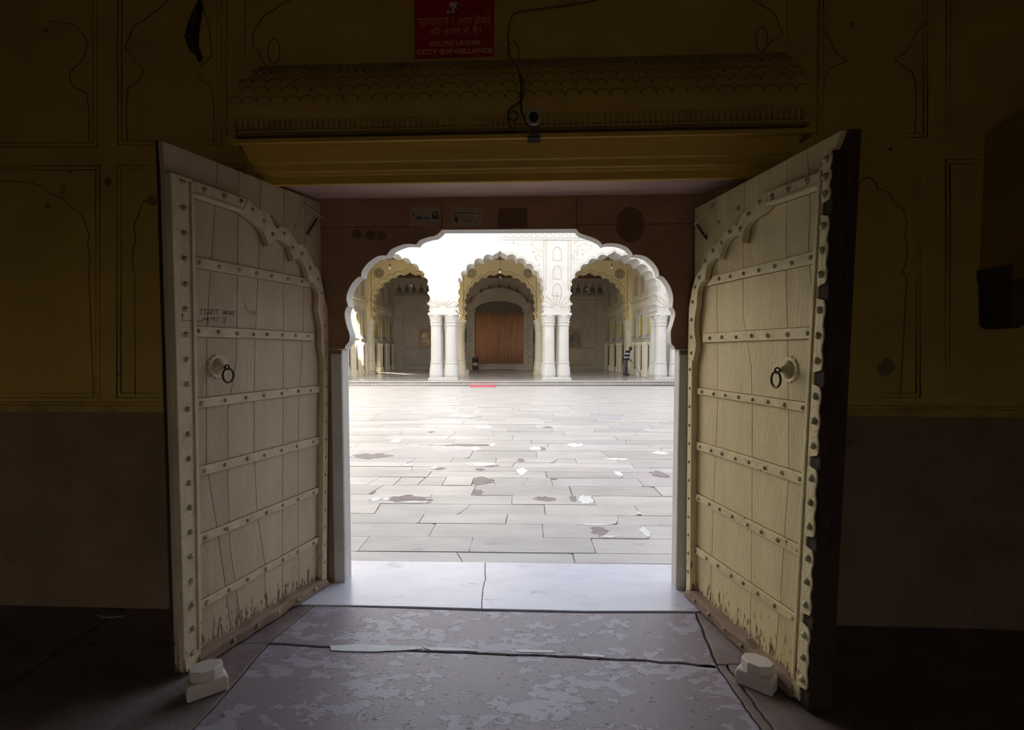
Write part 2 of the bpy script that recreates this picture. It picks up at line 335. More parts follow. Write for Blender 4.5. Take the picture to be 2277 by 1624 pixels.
relief(sm([[(1815, 60), (1840, 78)], [(1840, 78), (1860, 118), (1885, 136)], [(1885, 136), (1850, 150), (1836, 170), (1832, 195)]]), .003, 'crack', 'arch_line')
relief(sm([[(2060, 50), (2037, 72)], [(2037, 72), (2018, 112), (1988, 130)], [(1988, 130), (2012, 150), (2029, 161)], [(2029, 161), (2037, 200), (2035, 297)]]), .0035, 'crack', 'arch_line')
relief(sm([[(1884, 427), (1900, 426), (1905, 421)], [(1905, 421), (1915, 402), (1930, 393)], [(1930, 393), (1944, 402), (1952, 421)], [(1952, 421), (1968, 424), (1979, 432)], [(1979, 432), (1990, 452), (2007, 465)], [(2007, 465), (2016, 494), (2013, 521)], [(2013, 521), (2018, 565), (2007, 604)], [(2007, 604), (2016, 620), (2015, 643)], [(2015, 643), (2002, 886)]]), .0035, 'crack', 'arch_line')
for cx, cy in ((609, 114), (1694, 88), (1141, 120)):
    relief([(cx+13*sin(t*pi/10), cy+28*cos(t*pi/10)) for t in range(20)], .0035, 'crack', 'oval_line', closed=True)
# chips out of the plaster
for x, y, w, h in ((240, 403, 9, 10), (140, 416, 5, 6), (137, 429, 4, 4), (106, 457, 6, 7), (338, 446, 12, 10), (155, 383, 6, 3), (264, 832, 5, 4), (102, 68, 7, 5), (1972, 817, 17, 18), (1896, 55, 5, 5), (1980, 332, 4, 4), (1119, 200, 3, 3)):
    c = WALL.at(x, y); k = c.z and 3.2/1200
    poly = [(c.x+w*k*(1+R.uniform(-.3, .3))*cos(t*pi/5), c.z+h*k*(1+R.uniform(-.3, .3))*sin(t*pi/5)) for t in range(10)]
    build(MB().prism(poly, -.0015, .002), 'plaster_chip', 'dado' if x == 1972 else 'crack', front)

# ---- cornice and lintel over the gateway, mitred at both ends
lipL = WALL.at(507, 300, -.15).x; lipR = WALL.at(1815, 284, -.15).x; lipZ = WALL.at(1138, 296, -.15).z
botZ = WALL.at(1138, 405, -.005).z
def mitred(prof, a0, a1, d_ref=.15):
    "profile (projection d, z) run along the wall with mitred returns; at projection d_ref the run spans a0..a1"
    mb = MB(); n = len(prof); vs = []
    for d, z in prof:
        x0 = a0+(d_ref-d); x1 = a1-(d_ref-d)
        vs += [(x0, .01, z), (x0, -d, z), (x1, -d, z), (x1, .01, z)]
    fs = []
    for i in range(n-1):
        for k in range(3): fs.append((i*4+k, i*4+k+1, (i+1)*4+k+1, (i+1)*4+k))
    fs += [(0, 3, 2, 1), ((n-1)*4, (n-1)*4+1, (n-1)*4+2, (n-1)*4+3)]
    return mb.add(vs, fs)
lin = [(.004, botZ), (.012, botZ+.004), (.016, botZ+.045), (.030, botZ+.052), (.034, botZ+.062), (.045, botZ+.068), (.055, botZ+.105), (.068, botZ+.110), (.072, botZ+.118), (.105, botZ+.205), (.135, lipZ-.030), (.150, lipZ-.026), (.150, lipZ-.004), (.13, lipZ)]
build(mitred(lin, lipL, lipR), 'lintel', 'ochre2', frame=WALL, kind='structure', label='yellow ochre flared lintel above the gateway opening')
z0 = lipZ
cor = [(.10, z0), (.095, z0+.018), (.125, z0+.022), (.125, z0+.04), (.105, z0+.045), (.11, z0+.055), (.118, z0+.11), (.126, z0+.118), (.135, z0+.125), (.14, z0+.18), (.135, z0+.235), (.12, z0+.29), (.092, z0+.345), (.055, z0+.39), (.05, z0+.40), (.06, z0+.405), (.06, z0+.42), (.035, z0+.43), (.03, z0+.455), (.0, z0+.47)]
cornice = build(mitred(cor[4:15], lipL, lipR), 'cornice', 'ochre', frame=WALL, kind='structure', label='ochre cornice carved with rows of petals above the gateway')
build(mitred(cor[:5], lipL, lipR), 'lower_fillet', 'dirtband', cornice); build(mitred(cor[14:], lipL, lipR), 'upper_fillet', 'dirtband', cornice)
def cor_d(z):
    for (d0, za), (d1, zb) in zip(cor, cor[1:]):
        if za <= z <= zb and zb > za: return d0+(d1-d0)*(z-za)/(zb-za)
    return .1
# rows of overlapping petals carved on the bulging face
pm = MB(); step = .082
for row, zb_ in enumerate((z0+.205, z0+.265, z0+.325)):
    a = lipL+.04+.02*row+(step/2 if row % 2 else 0)
    while a < lipR-.05-.02*row:
        pts = []
        for k in range(9):
            t = pi*k/8; zz = zb_+.034*sin(t)**.8-.006; pts.append((a+step/2*cos(t), -cor_d(zz)-.002, zz))
        pm.tube(pts, .0036, 4)
        a += step
build(pm, 'petal_relief', 'petal', cornice)
pm = MB(); a = lipL+.03
while a < lipR-.03:
    pm.box(a-.009, a+.009, -.129, -.1, z0+.056, z0+.110); a += .031
build(pm, 'fluted_band', 'relief', cornice)
pm = MB(); a = lipL+.1
while a < lipR-.1:
    pm.box(a-.012, a+.012, -.065, -.045, z0+.395, z0+.403); a += .045
build(pm, 'bead_band', 'relief', cornice)

# ---- jutting mass and dark bracket at the far side of the wall
c0 = WALL.at(2190, 305).x
build(MB().box(c0, 3.9, -.6, -.001, 1.97, 2.79), 'wall_projection', 'ochre', frame=WALL, kind='structure', label='jutting plaster mass high on the wall')
zb = WALL.at(2180, 603).z; cx_ = WALL.at(2168, 600).x
bk = [(0, zb), (-.06, zb-.03), (-.1, zb-.09), (-.1, zb-.2), (-.07, zb-.29), (0, zb-.36)]
bb = MB().prism([(cx_, zb), (cx_+.02, zb-.1), (cx_+.03, zb-.31), (cx_+.07, zb-.33), (cx_+.2, zb-.22), (cx_+.33, zb-.12), (cx_+.9, zb-.08), (cx_+.9, zb+.02)], -.22, -.002)
build(bb, 'stone_bracket', 'bracket', frame=WALL, bevel=.012, label='dark carved bracket jutting from the wall beyond the bright door leaf', cat='bracket')

# ---- hanging dark nest
c = WALL.at(441, 66, -.02); nb = MB()
outl = [(0, -12, 5), (5, 8, 7), (-2, 30, 12), (-9, 60, 16), (-14, 90, 20), (-8, 112, 16), (3, 125, 9), (2, 137, 4)]
pts = [WALL.at(440+dx, y, -.03) for dx, y, w in outl]
nb.tube(pts, [w*.0027 for dx, y, w in outl], 12, flat=.5)
build(nb, 'wasp_nest', 'nest', frame=WALL, smooth=True, label='dark mottled long nest clinging to the wall above the grey-lit door leaf', cat='nest')

# ---- soffit of the passage
build(MB().prism([(LR-.05, .0), (lf-.05, .62), (rf+.05, .62), (RR+.05, .0)], CEIL_Z, CEIL_Z+.2, 'z'), 'ceiling_passage', 'soffit', frame=WALL, kind='structure', label='pinkish stone soffit of the gateway passage')

# ================================================================== CUSPED ARCH SLAB
AL = [[(759.6, 777), (766.9, 775.5)], [(766.9, 775.5), (767.4, 770), (775.7, 760)], [(775.7, 760), (777, 746), (770, 724), (766, 701), (768.8, 686), (773.5, 681.6)],
      [(773.5, 681.6), (769.7, 665), (773, 649), (782.6, 630), (795, 617), (802.6, 615)], [(802.6, 615), (804.8, 602), (818.7, 583.8), (840.8, 569.4), (858.8, 568.5)],
      [(858.8, 568.5), (865.8, 558.8), (874, 552), (896, 543.6), (912, 542.5), (925, 543.5)], [(925, 543.5), (933.7, 534), (951.7, 527.5), (965.5, 524.6), (974.8, 519), (982.7, 510.9)]]
AR = [[(1281.8, 509), (1286.6, 516), (1293.5, 520), (1310, 525.6), (1324, 531), (1335, 538), (1339, 544)], [(1339, 544), (1351.7, 541), (1373.8, 542), (1393, 549), (1404, 560), (1407, 567)],
      [(1407, 567), (1418, 566.3), (1437.6, 571.3), (1454, 585), (1463.9, 600.4), (1466, 613)], [(1466, 613), (1476.4, 617), (1490, 636.4), (1497, 660), (1495.8, 683)],
      [(1495.8, 683), (1500.7, 691.8), (1501.3, 704), (1496.3, 723.7), (1492, 738), (1492.4, 757)], [(1492.4, 757), (1493.5, 764), (1500, 772), (1501.3, 777)], [(1501.3, 777), (1505.7, 778)]]
def prof(segs):
    o = []
    for s_ in segs:
        q = smooth_seg([WALL.az(x, y, ARCH_B) for x, y in s_], 4); o += q[(1 if o else 0):]
    return o
pl, pr = prof(AL), prof(AR)
jl, jr = -1.165, 1.072                                  # jamb faces
pl[0] = (jl, pl[0][1]); pr[-1] = (jr, pr[-1][1])
arch = empty('cusped_arch', WALL, label='brown sandstone slab with a pale cusped arch opening onto the courtyard', cat='arch')
zt = CEIL_Z+.03; al, ar_ = lf-.02, rf+.02
zj = WALL.at(860, 505, ARCH_B).z; xc0 = pl[-1][0]; xc1 = pr[0][0]; g = .0022
B0, B1 = ARCH_B, ARCH_B+.007
def slab(poly): return build(MB().prism(poly, B0, B1), 'facing_slab', 'sand', arch)
slab([(al, zj+g), (xc0-g, zj+g), (xc0-g, zt), (al, zt)])
slab([(al, zj-g)]+[(al, pl[0][1]+g), (jl, pl[0][1]+g)]+pl[1:-1]+[(xc0-g, pl[-1][1]), (xc0-g, zj-g)])
slab([(xc0+g, pl[-1][1]), (xc1-g, pr[0][1]), (xc1-g, zt), (xc0+g, zt)])
slab([(xc1+g, zj+g), (ar_, zj+g), (ar_, zt), (xc1+g, zt)])
slab([(ar_, zj-g), (xc1+g, zj-g), (xc1+g, pr[0][1])]+pr[1:-1]+[(jr, pr[-1][1]+g), (ar_, pr[-1][1]+g)])
for a0, a1, zz in ((al, jl-.005, pl[0][1]-g), (jr+.005, ar_, pr[-1][1]-g)):
    build(MB().box(a0, a1, B0, B1, 0, zz), 'facing_slab', 'sand', arch)
build(MB().prism([(al, pl[0][1]+.004)]+[(x, z+.004) for x, z in pl]+[(x, z+.004) for x, z in pr]+[(ar_, pr[-1][1]+.004), (ar_, zt), (al, zt)], B1-.0012, B1-.0002), 'joint_mortar', 'joint', arch)
build(MB().prism([(al, pl[0][1]-.001)]+pl+pr+[(ar_, pr[-1][1]-.001), (ar_, zt), (al, zt)], B1, ARCH_B+.125), 'arch_reveal', 'marblerev', arch, label='pale limewashed underside of the arch')
build(MB().box(al, jl, B1, ARCH_B+.125, 0, pl[0][1]-.001).box(al+.08, jl, B0-.008, B1, 0, pl[0][1]-.03), 'jamb', 'marblerev', arch, bevel=.006)
build(MB().box(jr, ar_, B1, ARCH_B+.125, 0, pr[-1][1]-.001).box(jr, ar_-.08, B0-.008, B1, 0, pr[-1][1]-.03), 'jamb', 'marblerev', arch, bevel=.006)
def on_arch(px, b=ARCH_B-.001): return [WALL.az(x, y, b) for x, y in px]
build(MB().prism(on_arch([(1109, 464), (1172, 462), (1173, 506), (1106, 507)]), ARCH_B-.0015, ARCH_B+.002), 'paste_residue', 'residue', arch)
build(MB().prism(on_arch([(1402+32*cos(t*pi/10)*(1+R.uniform(-.03, .03)), 500+40*sin(t*pi/10)) for t in range(20)]), ARCH_B-.0012, ARCH_B+.002), 'paste_residue', 'residue', arch)
for x, y in ((824, 523), (848, 524), (793, 521)):
    build(MB().prism(on_arch([(x+11*cos(t*pi/6), y+11*sin(t*pi/6)) for t in range(12)]), ARCH_B-.0012, ARCH_B+.002), 'paste_residue', 'residue', arch)
# two bills pasted above the arch
def bill(quad, label):
    o = build(MB().prism(on_arch(quad), ARCH_B-.004, ARCH_B-.002), 'pasted_bill', 'paper', frame=WALL, label=label, cat='poster')
    return o
def ink(par, px, m, name='print', d=.0006):
    build(MB().prism(on_arch(px, ARCH_B-.004), ARCH_B-.004-d, ARCH_B-.0035), name, m, par)
def ell(cx, cy, rx, ry, n=14): return [(cx+rx*cos(2*pi*k/n), cy+ry*sin(2*pi*k/n)) for k in range(n)]
b1 = bill([(913, 461), (978, 463), (977, 495), (973, 505), (912, 504)], 'pasted paper bill printed with two dark ovals and a long-haired head')
ink(b1, ell(932, 485, 7, 4.2), 'inkblue'); ink(b1, ell(949, 485, 7, 4.2), 'inkgreen')
ink(b1, [(960, 488), (961, 477), (964, 470), (968, 468.5), (972, 470), (975, 477), (976, 487), (972, 486), (971, 488), (966, 488.5), (964, 485)], 'ink'); ink(b1, ell(968, 476, 2.8, 4), 'paper', d=.0012)
ink(b1, [(917, 481), (919, 471), (921, 473), (922, 480), (921, 483)], 'inkgreen')
for x0, x1, y in ((918, 926, 494), (918, 925, 498), (941, 953, 494), (942, 952, 499), (958, 972, 494), (959, 972, 498), (937, 953, 469.5)): ink(b1, [(x0, y), (x1, y+.1), (x1, y+1.1), (x0, y+1)], 'residue')
b2 = bill([(1010, 461), (1065, 463), (1071, 468), (1070, 505), (1006, 503), (1007, 466)], 'pasted paper bill with printed rows and a bearded head at its edge')
ink(b2, ell(1014.5, 485.5, 5, 8.5), 'ink'); ink(b2, ell(1015, 481, 2.2, 3.4), 'paper', d=.0012); ink(b2, [(1013, 493), (1018, 493), (1017, 496)], 'ink')
for x0, x1, y, h in ((1009, 1043, 472.6, 2.6), (1046, 1055, 472.6, 2.6), (1059, 1069, 473.5, 2.6), (1023, 1040, 480, 1), (1025, 1040, 483, 1), (1045, 1048, 480, 3), (1051, 1053, 480, 3.5), (1059, 1068, 481, 1), (1023, 1031, 487.5, 2), (1034, 1052, 488, 2), (1057, 1067, 488, 1.6), (1032, 1050, 493.5, 1.2), (1054, 1065, 493.8, 1.2), (1013, 1060, 467, .9)):
    ink(b2, [(x0, y), (x1, y+.3), (x1, y+.3+h), (x0, y+h)], 'inkblue' if h > 2 else 'residue')

# ================================================================== CCTV SIGN, CAMERA, WIRES
sx0, _ = WALL.az(922, 60, -.006); sx1, sz0 = WALL.az(1099, 125, -.006); szt = WALL.az(1010, -52, -.006)[1]
sign = build(MB().box(sx0, sx1, -.010, -.003, sz0, szt), 'warning_sign', 'redsign', frame=WALL, label='red bilingual camera warning sign on the ochre wall above the cornice', cat='sign')
def to_mesh(cu, name):
    o = bpy.data.objects.new('temporary', cu); C.objects.link(o); dg = bpy.context.evaluated_depsgraph_get(); dg.update()
    me = bpy.data.meshes.new_from_object(o.evaluated_get(dg)); me.name = name; bpy.data.objects.remove(o); return me
def text(body, cx, cy, wpx, hpx, parent, m='signtext', b=-.0108, bold=.0):
    cu = bpy.data.curves.new('lettering', 'FONT'); cu.body = body; cu.align_x = 'CENTER'; cu.align_y = 'CENTER'; cu.extrude = .0004; cu.offset = bold; cu.size = .05
    cu.materials.append(M[m]); me = to_mesh(cu, 'lettering'); o = link('lettering', me, parent)
    vx = [v.co.x for v in me.vertices]; vy = [v.co.y for v in me.vertices]; dx, dz = max(vx)-min(vx), max(vy)-min(vy)
    p = WALL.at(cx, cy, b); sc = 3.14/1200
    sx = wpx*sc/max(dx, 1e-4); sy = hpx*sc/max(dz, 1e-4)
    ccx = (max(vx)+min(vx))/2; ccy = (max(vy)+min(vy))/2
    o.rotation_euler = (pi/2, 0, 0); o.scale = (sx, sy, 1); o.location = (p.x-ccx*sx, b, p.z-ccy*sy)
    return o
text('सावधान !', 969, 48, 78, 18, sign); text('आप', 1033, 48, 32, 16, sign); text('कैमरे', 1072, 44, 38, 22, sign)
text('की नजर में है।', 1012, 69, 112, 21, sign)
text("YOU'RE UNDER", 1011, 96, 117, 11, sign, bold=.0018); text('CCTV SURVEILLANCE', 1011, 114, 167, 11, sign, bold=.0028)
def on_sign(px): return [WALL.az(x, y, -.0105) for x, y in px]
build(MB().prism(on_sign([(999, 7), (1003, 4), (1017, 6), (1022, 12), (1020, 19), (1014, 20), (1010, 17), (1009, 23), (1011, 25), (1010, 29), (1001, 27), (995, 31), (993, 28), (995, 21), (998, 22), (1000, 25), (1004, 25), (1005, 17), (999, 14)]), -.0115, -.0095), 'camera_pictogram', 'pale', sign)
build(MB().prism(on_sign(ell(1018, 14, 3.5, 5)), -.0122, -.0095), 'lens_pictogram', 'ink', sign)
# camera on the cornice lip
cam_o = empty('security_camera', WALL, label='white bullet security camera fixed on the cornice below the red sign', cat='camera')
cc = WALL.at(1187, 260, -.23)
def tube_y(r, y0, y1, n=20): return MB().tube([(cc.x, cc.y+y0, cc.z+(y0)*.25), (cc.x, cc.y+y1, cc.z+y1*.25)], r, n)
build(tube_y(.040, .0, .11), 'housing', 'plastic', cam_o)
ringm = MB(); n = 24
for (r0, r1, yy0, yy1) in ((.044, .033, -.012, .012),):
    ringm.tube([(cc.x+.038*cos(t*2*pi/n), cc.y-.005, cc.z+.038*sin(t*2*pi/n)) for t in range(n)], .007, 8, True)
build(ringm, 'rim', 'plastic', cam_o, smooth=True)
build(MB().tube([(cc.x, cc.y-.006, cc.z), (cc.x, cc.y+.02, cc.z)], .026, 20), 'lens', 'lens', cam_o)
build(MB().box(cc.x-.018, cc.x+.018, cc.y+.05, -.085, cc.z-.075, cc.z-.03).box(cc.x-.035, cc.x+.035, -.17, -.08, cc.z-.085, cc.z-.07), 'mount', 'wire', cam_o, bevel=.003)
def cable(px, r, m, name, label, b=-.008, cat='cable'):
    bs = b if isinstance(b, list) else [b]*len(px)
    P = [WALL.at(x, y, q) for (x, y), q in zip(px, bs)]
    cu = bpy.data.curves.new(name, 'CURVE'); cu.dimensions = '3D'; cu.bevel_depth = r; cu.bevel_resolution = 2; sp = cu.splines.new('NURBS'); sp.points.add(len(P)-1)
    for q, p in zip(sp.points, P): q.co = (*p, 1)
    sp.order_u = 3; sp.use_endpoint_u = True; cu.materials.append(M[m])
    return link(name, to_mesh(cu, name), None, WALL, label=label, cat=cat)
cable([(1330, 0), (1230, 17), (1160, 24), (1138, 32), (1130, 60), (1129, 95), (1135, 130), (1152, 148), (1156, 170)], .005, 'wirewall', 'cable', 'long painted-over cable bending down the wall beside the red sign', [-.008]*6+[-.03, -.06, -.12])
cable([(1150, 150), (1156, 165), (1160, 200), (1158, 235), (1162, 262), (1178, 268)], .006, 'wire', 'cable', 'black cable drooping over the cornice to the camera', [-.06, -.1, -.165, -.16, -.17, -.17])
cable([(1158, 168), (1168, 190), (1164, 215), (1150, 232), (1132, 240), (1128, 258), (1140, 270), (1152, 262), (1150, 248), (1135, 246), (1128, 262), (1130, 280), (1145, 292)], .0035, 'wire', 'cable', 'thin coiled black cable tangled beside the camera', [-.12, -.165, -.17, -.17, -.17, -.17, -.17, -.17, -.17, -.17, -.17, -.17, -.17])
cable([(1127, 142), (1140, 147), (1152, 152)], .003, 'pale', 'cable', 'short pale wire end on the top edge of the cornice', [-.03, -.05, -.08])
cable([(1168, 210), (1162, 220), (1148, 224), (1132, 218), (1122, 200)], .0028, 'pale', 'cable', 'short pale wire loop in front of the petals', -.165)

# ================================================================== DOOR LEAVES
studM = MB().lathe([(.0125, 0), (.0115, .004), (.008, .0085), (.003, .0105)], 10).mesh('stud', 'stud', True)
def stud_at(par, u, z, w, s_, sc=1.0):
    o = link('stud', studM, par); o.matrix_basis = Matrix.Translation((u, w, z)) @ Matrix.Rotation(-pi/2*s_, 4, 'X') @ Matrix.Scale(sc, 4); return o
def ngonprism(par, name, m, poly, w0, w1, s_, bevel=.003, **k):
    return build(MB().prism(poly, w0*s_, w1*s_), name, m, par, bevel=bevel, **k)
def leaf(A, B, s_, D, label, name):
    "s_ = +1 when the seen face looks to local +y; w is height proud of the frame plane"
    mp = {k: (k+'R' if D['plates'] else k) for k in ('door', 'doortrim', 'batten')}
    A = Vector(A); B = Vector(B); ang = atan2(B.y-A.y, B.x-A.x); fr = Frame((A.x, A.y, 0), ang)
    t = empty(name, fr, label=label, cat='door', kind='thing')
    def uz(x, y, w=0.0):
        p = fr.at(x, y, w*s_); return (p.x, p.z)
    PW = -.04; TH = D['th']; ztop = D['ztop']; zb = .015
    e0 = lambda z: D['e0'][0]+(D['e0'][1]-D['e0'][0])*z/2.5
    e1 = lambda z: D['e1'][0]+(D['e1'][1]-D['e1'][0])*z/2.5
    # planks between the joint lines
    J = [[(e0(zb), zb), (e0(ztop), ztop)]]
    for jl_ in D['joints']: 
        q = sorted([uz(x, y, PW) for x, y in jl_], key=lambda p: p[1])
        q = [(q[0][0], zb)]+q[1:-1]+[(q[-1][0], ztop)]; J.append(q)
    ed = .052 if D['plates'] else .012
    J.append([(e1(zb)-ed, zb), (e1(2.3)-ed, 2.3), (e1(2.42)-ed, 2.42), (e1(ztop)-.006, ztop)])
    for a_, b_ in zip(J, J[1:]):
        g_ = .0016
        L_ = [(u+g_, z) for u, z in a_]; R_ = [(u-g_, z) for u, z in b_]
        ngonprism(t, 'plank', mp['door'], L_+R_[::-1], PW, PW-.028, s_, bevel=.0015)
    ngonprism(t, 'backing', 'joint', [(e0(0)+.01, zb+.005), (e1(0)-.02, zb+.005), (e1(2.5)-.02, ztop-.006), (e0(2.5)+.01, ztop-.006)], PW-.0281, PW-.045, s_, bevel=0)
    # dark post on the free edge
    ngonprism(t, 'edge_post', 'post', [(e1(0)-.09, .012), (e1(0)+D['pe'], .012), (e1(2.5)+D['pe'], ztop+.005), (e1(2.5)-.09, ztop+.005)], -.0685, -TH-.02, s_, .006)
    if D['plates']: ngonprism(t, 'edge_post', 'post', [(e1(0)-.0505, .012), (e1(0)+.004, .012), (e1(2.42)+.004, 2.415), (e1(2.42)-.0505, 2.415)], -.005, -.068, s_, .004)
    # leading stile
    zs = D['zstile']
    st = ngonprism(t, 'stile', mp['doortrim'], [(D['si'][0], .02), (e1(0)-(D['pull']), .02), (e1(zs)-(D['pull']), zs), (D['si'][1], zs)], .0, -.0401, s_, .004)
    ngonprism(t, 'stile_bead', mp['doortrim'], [(D['si'][0]-.002, .1), (D['si'][0]+.016, .1), (D['si'][1]+.016, zs-.02), (D['si'][1]-.002, zs-.02)], .007, -.001, s_, .003)
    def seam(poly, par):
        mb = MB(); mb.tube([(u, s_*(PW+.0008), z) for u, z in poly], .0028, 5, True); build(mb, 'grime_shade_line', 'grime_shade', par)  # dark outline paints in gap shade along with grime
    z = D['s0']
    while z > .06:
        k = z/2.5; u = D['su'][0]+(D['su'][1]-D['su'][0])*k
        if not D['plates']: stud_at(st, u, z, 0.0, s_, 1.15)
        z -= D['sp']
    if D['plates']:
        zc = [(2.395, 2.275), (2.215, 1.915), (1.855, 1.545), (1.485, 1.165), (1.105, .795), (.735, .425), (.375, .12)]
        zc[0] = (2.42, 2.21); zc[1] = (2.165, 1.865); zc[2] = (1.82, 1.50); zc[3] = (1.455, 1.135); zc[4] = (1.10, .78); zc[5] = (.745, .43); zc[6] = (.395, .09)
        for za, zbm in zc:
            pts = []; um = lambda z: D['si'][0]+(D['si'][1]-D['si'][0])*z/2.4+.03; uo = lambda z: e1(z)
            n = 3; hl = (za-zbm)/n
            pts.append((um(za), za))
            for i in range(n):
                zz1 = za-hl*i
                for k_ in range(1, 8):
                    tt = k_/8; pts.append((uo(zz1)-.022+.022*sin(pi*tt)**.45, zz1-hl*tt))
            pts += [(um(zbm), zbm)]
            p_ = ngonprism(t, 'scalloped_plate', mp['doortrim'], pts, .006, -.002, s_, .0025)
            for i in range(n): 
                zz = za-hl*(i+.5); stud_at(p_, uo(zz)-.030, zz, .006*s_ if s_ > 0 else -.006, s_, 1.3)
    # battens with studs
    for i, (pa, pb, pc, pd) in enumerate(D['battens']):
        q = [uz(*pa, -.026), uz(*pb, -.026), uz(*pd, -.026), uz(*pc, -.026)]
        u_i = D['si'][0]+(D['si'][1]-D['si'][0])*q[0][1]/2.4+.002
        q[0] = (u_i, q[0][1]); q[1] = (u_i, q[1][1])
        mid = [((q[k][0]+q[j][0])/2, (q[k][1]+q[j][1])/2+R.uniform(-.003, .003)) for k, j in ((1, 2), (3, 0))]
        bt = ngonprism(t, 'batten', mp['batten'], [q[0], q[1], mid[0], q[2], q[3], mid[1]], -.026, -.041, s_, .004)
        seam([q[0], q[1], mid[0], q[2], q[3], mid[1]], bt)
        n = D['nst'][i]
        for k in range(n):
            f = (k+.45)/n; u = q[0][0]*(1-f)+q[3][0]*f; z = (q[0][1]+q[1][1])/2*(1-f)+(q[2][1]+q[3][1])/2*f
            stud_at(bt, u+R.uniform(-.01, .01), z+R.uniform(-.003, .003), -.026*s_, s_, R.uniform(.85, 1.0))
    # top rail and cusped moulding
    tr = ngonprism(t, 'top_rail', mp['doortrim'], D['rail'], 0.0, -.0401, s_, .006)
    (x0, y0), (x1, y1) = D['rail'][0], D['rail'][-1]
    for f in (.2, .55, .88): stud_at(tr, x0+(x1-x0)*f, (y0+y1)/2-.028, 0, s_, 1.2)
    q0, q1 = D['rail'][1], D['rail'][2]
    ngonprism(t, 'rail_bead', mp['doortrim'], [q0, (q0[0], q0[1]+.018), (q1[0], q1[1]+.018), q1], .008, -.001, s_, .004)
    inn = []
    for sg in D['inner']: inn += smooth_seg(sg, 4)[(1 if inn else 0):]
    out = []
    for sg in D['outer']: out += smooth_seg(sg, 4)[(1 if out else 0):]
    cm = ngonprism(t, 'cusped_moulding', mp['doortrim'], inn+out[::-1], 0.0, -.0401, s_, .003)
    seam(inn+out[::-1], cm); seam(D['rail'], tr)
    for u, z in D['cst']: stud_at(cm, u, z, 0, s_, 1.0)
    # hinge stile below the arch
    hs = ngonprism(t, 'hinge_stile', mp['doortrim'], D['hinge'], 0.0, -.0401, s_, .003)
    h0, h1 = D['hinge'][0], D['hinge'][2]
    z = h1[1]-.06
    while z > .1:
        f = z/h1[1]; stud_at(hs, (D['hinge'][0][0]+D['hinge'][1][0])/2*(1-f)+(D['hinge'][2][0]+D['hinge'][3][0])/2*f, z, 0, s_, .8); z -= .118
    # bottom rail: rough bare beam
    rz = D['brail']
    br = MB(); N_ = 14; vs = []
    for i in range(N_+1):
        f = i/N_; u = rz[0]+(rz[1]-rz[0])*f; hh = (.062+.012*sin(i*1.7)*.4)*(1 if i > 1 else .55+.22*i); lo = .012+(.010 if i % 4 == 1 else 0)*R.random()
        w_o = .018+.004*sin(i*2.1)
        vs += [(u, s_*-.041, lo), (u, s_*w_o, lo+.002), (u, s_*(w_o+.001), lo+hh-.016), (u, s_*(w_o-.014), lo+hh), (u, s_*-.041, lo+hh)]
    fs = []
    for i in range(N_):
        for k in range(5):
            q = (i*5+k, i*5+(k+1) % 5, (i+1)*5+(k+1) % 5, (i+1)*5+k); fs.append(q if s_ > 0 else q[::-1])
    fs += [(0, 1, 2, 3, 4), tuple(range(N_*5, N_*5+5))]
    br.add(vs, fs); bo = build(br, 'bottom_rail', 'rail', t, label='bare weathered beam along the foot')
    for k in range(5): stud_at(bo, rz[0]+(rz[1]-rz[0])*(.14+k*.165), .045, s_*.02, s_, 1.0)
    # ring pull
    pu, pz = D['plate']; ru, rz_ = pu, pz
    hd = MB(); n = 42; poly = [(pu+(.062+.004*cos(k*2*pi/n*14))*cos(2*pi*k/n), pz+(.062+.004*cos(k*2*pi/n*14))*sin(2*pi*k/n)) for k in range(n)]
    pl_ = ngonprism(t, 'pull_plate', mp['doortrim'], poly, PW+.006, PW-.001, s_, .002)
    dm = MB().lathe([(.045, 0), (.036, .008), (.022, .018), (.014, .034), (.010, .042)], 20)
    d_ = build(dm, 'pull_boss', 'stud', pl_, smooth=True); d_.matrix_basis = Matrix.Translation((pu, s_*(PW+.005), pz)) @ Matrix.Rotation(-pi/2*s_, 4, 'X')
    rw = s_*(PW+.062)
    eye = MB().tube([(pu+.0*k, rw+.013*sin(k*pi/6), pz-.004+.013*cos(k*pi/6)) for k in range(12)], .004, 8, True)
    build(eye, 'pull_eye', 'iron', pl_, smooth=True)
    rg = MB().tube([(pu+.034*sin(k*pi/14), rw+s_*.006, pz-.046+.037*cos(k*pi/14)) for k in range(28)], .0052, 8, True)
    build(rg, 'pull_ring', 'iron', pl_, smooth=True, label='dark iron ring')
    # top hook
    hk = D['hook']
    build(MB().tube([(hk[0][0], s_*-.03, hk[0][1]), (hk[1][0], s_*-.025, hk[1][1]), (hk[1][0]+.01, s_*-.02, hk[1][1]-.02), (hk[0][0], s_*-.02, hk[0][1]-.03)], .005, 6), 'staple', mp['batten'], t, smooth=True)
    build(MB().tube([(hk[2][0], s_*-.028, hk[2][1]), (hk[3][0], s_*-.028, hk[3][1])], .006, 6), 'hook', 'iron', t, smooth=True)
    for u, z in D['extra']: stud_at(t, u, z, PW*s_, s_, 1.0)
    return t, fr, uz
LA = on_floor(727, 1304); LB = on_floor(405, 1512)
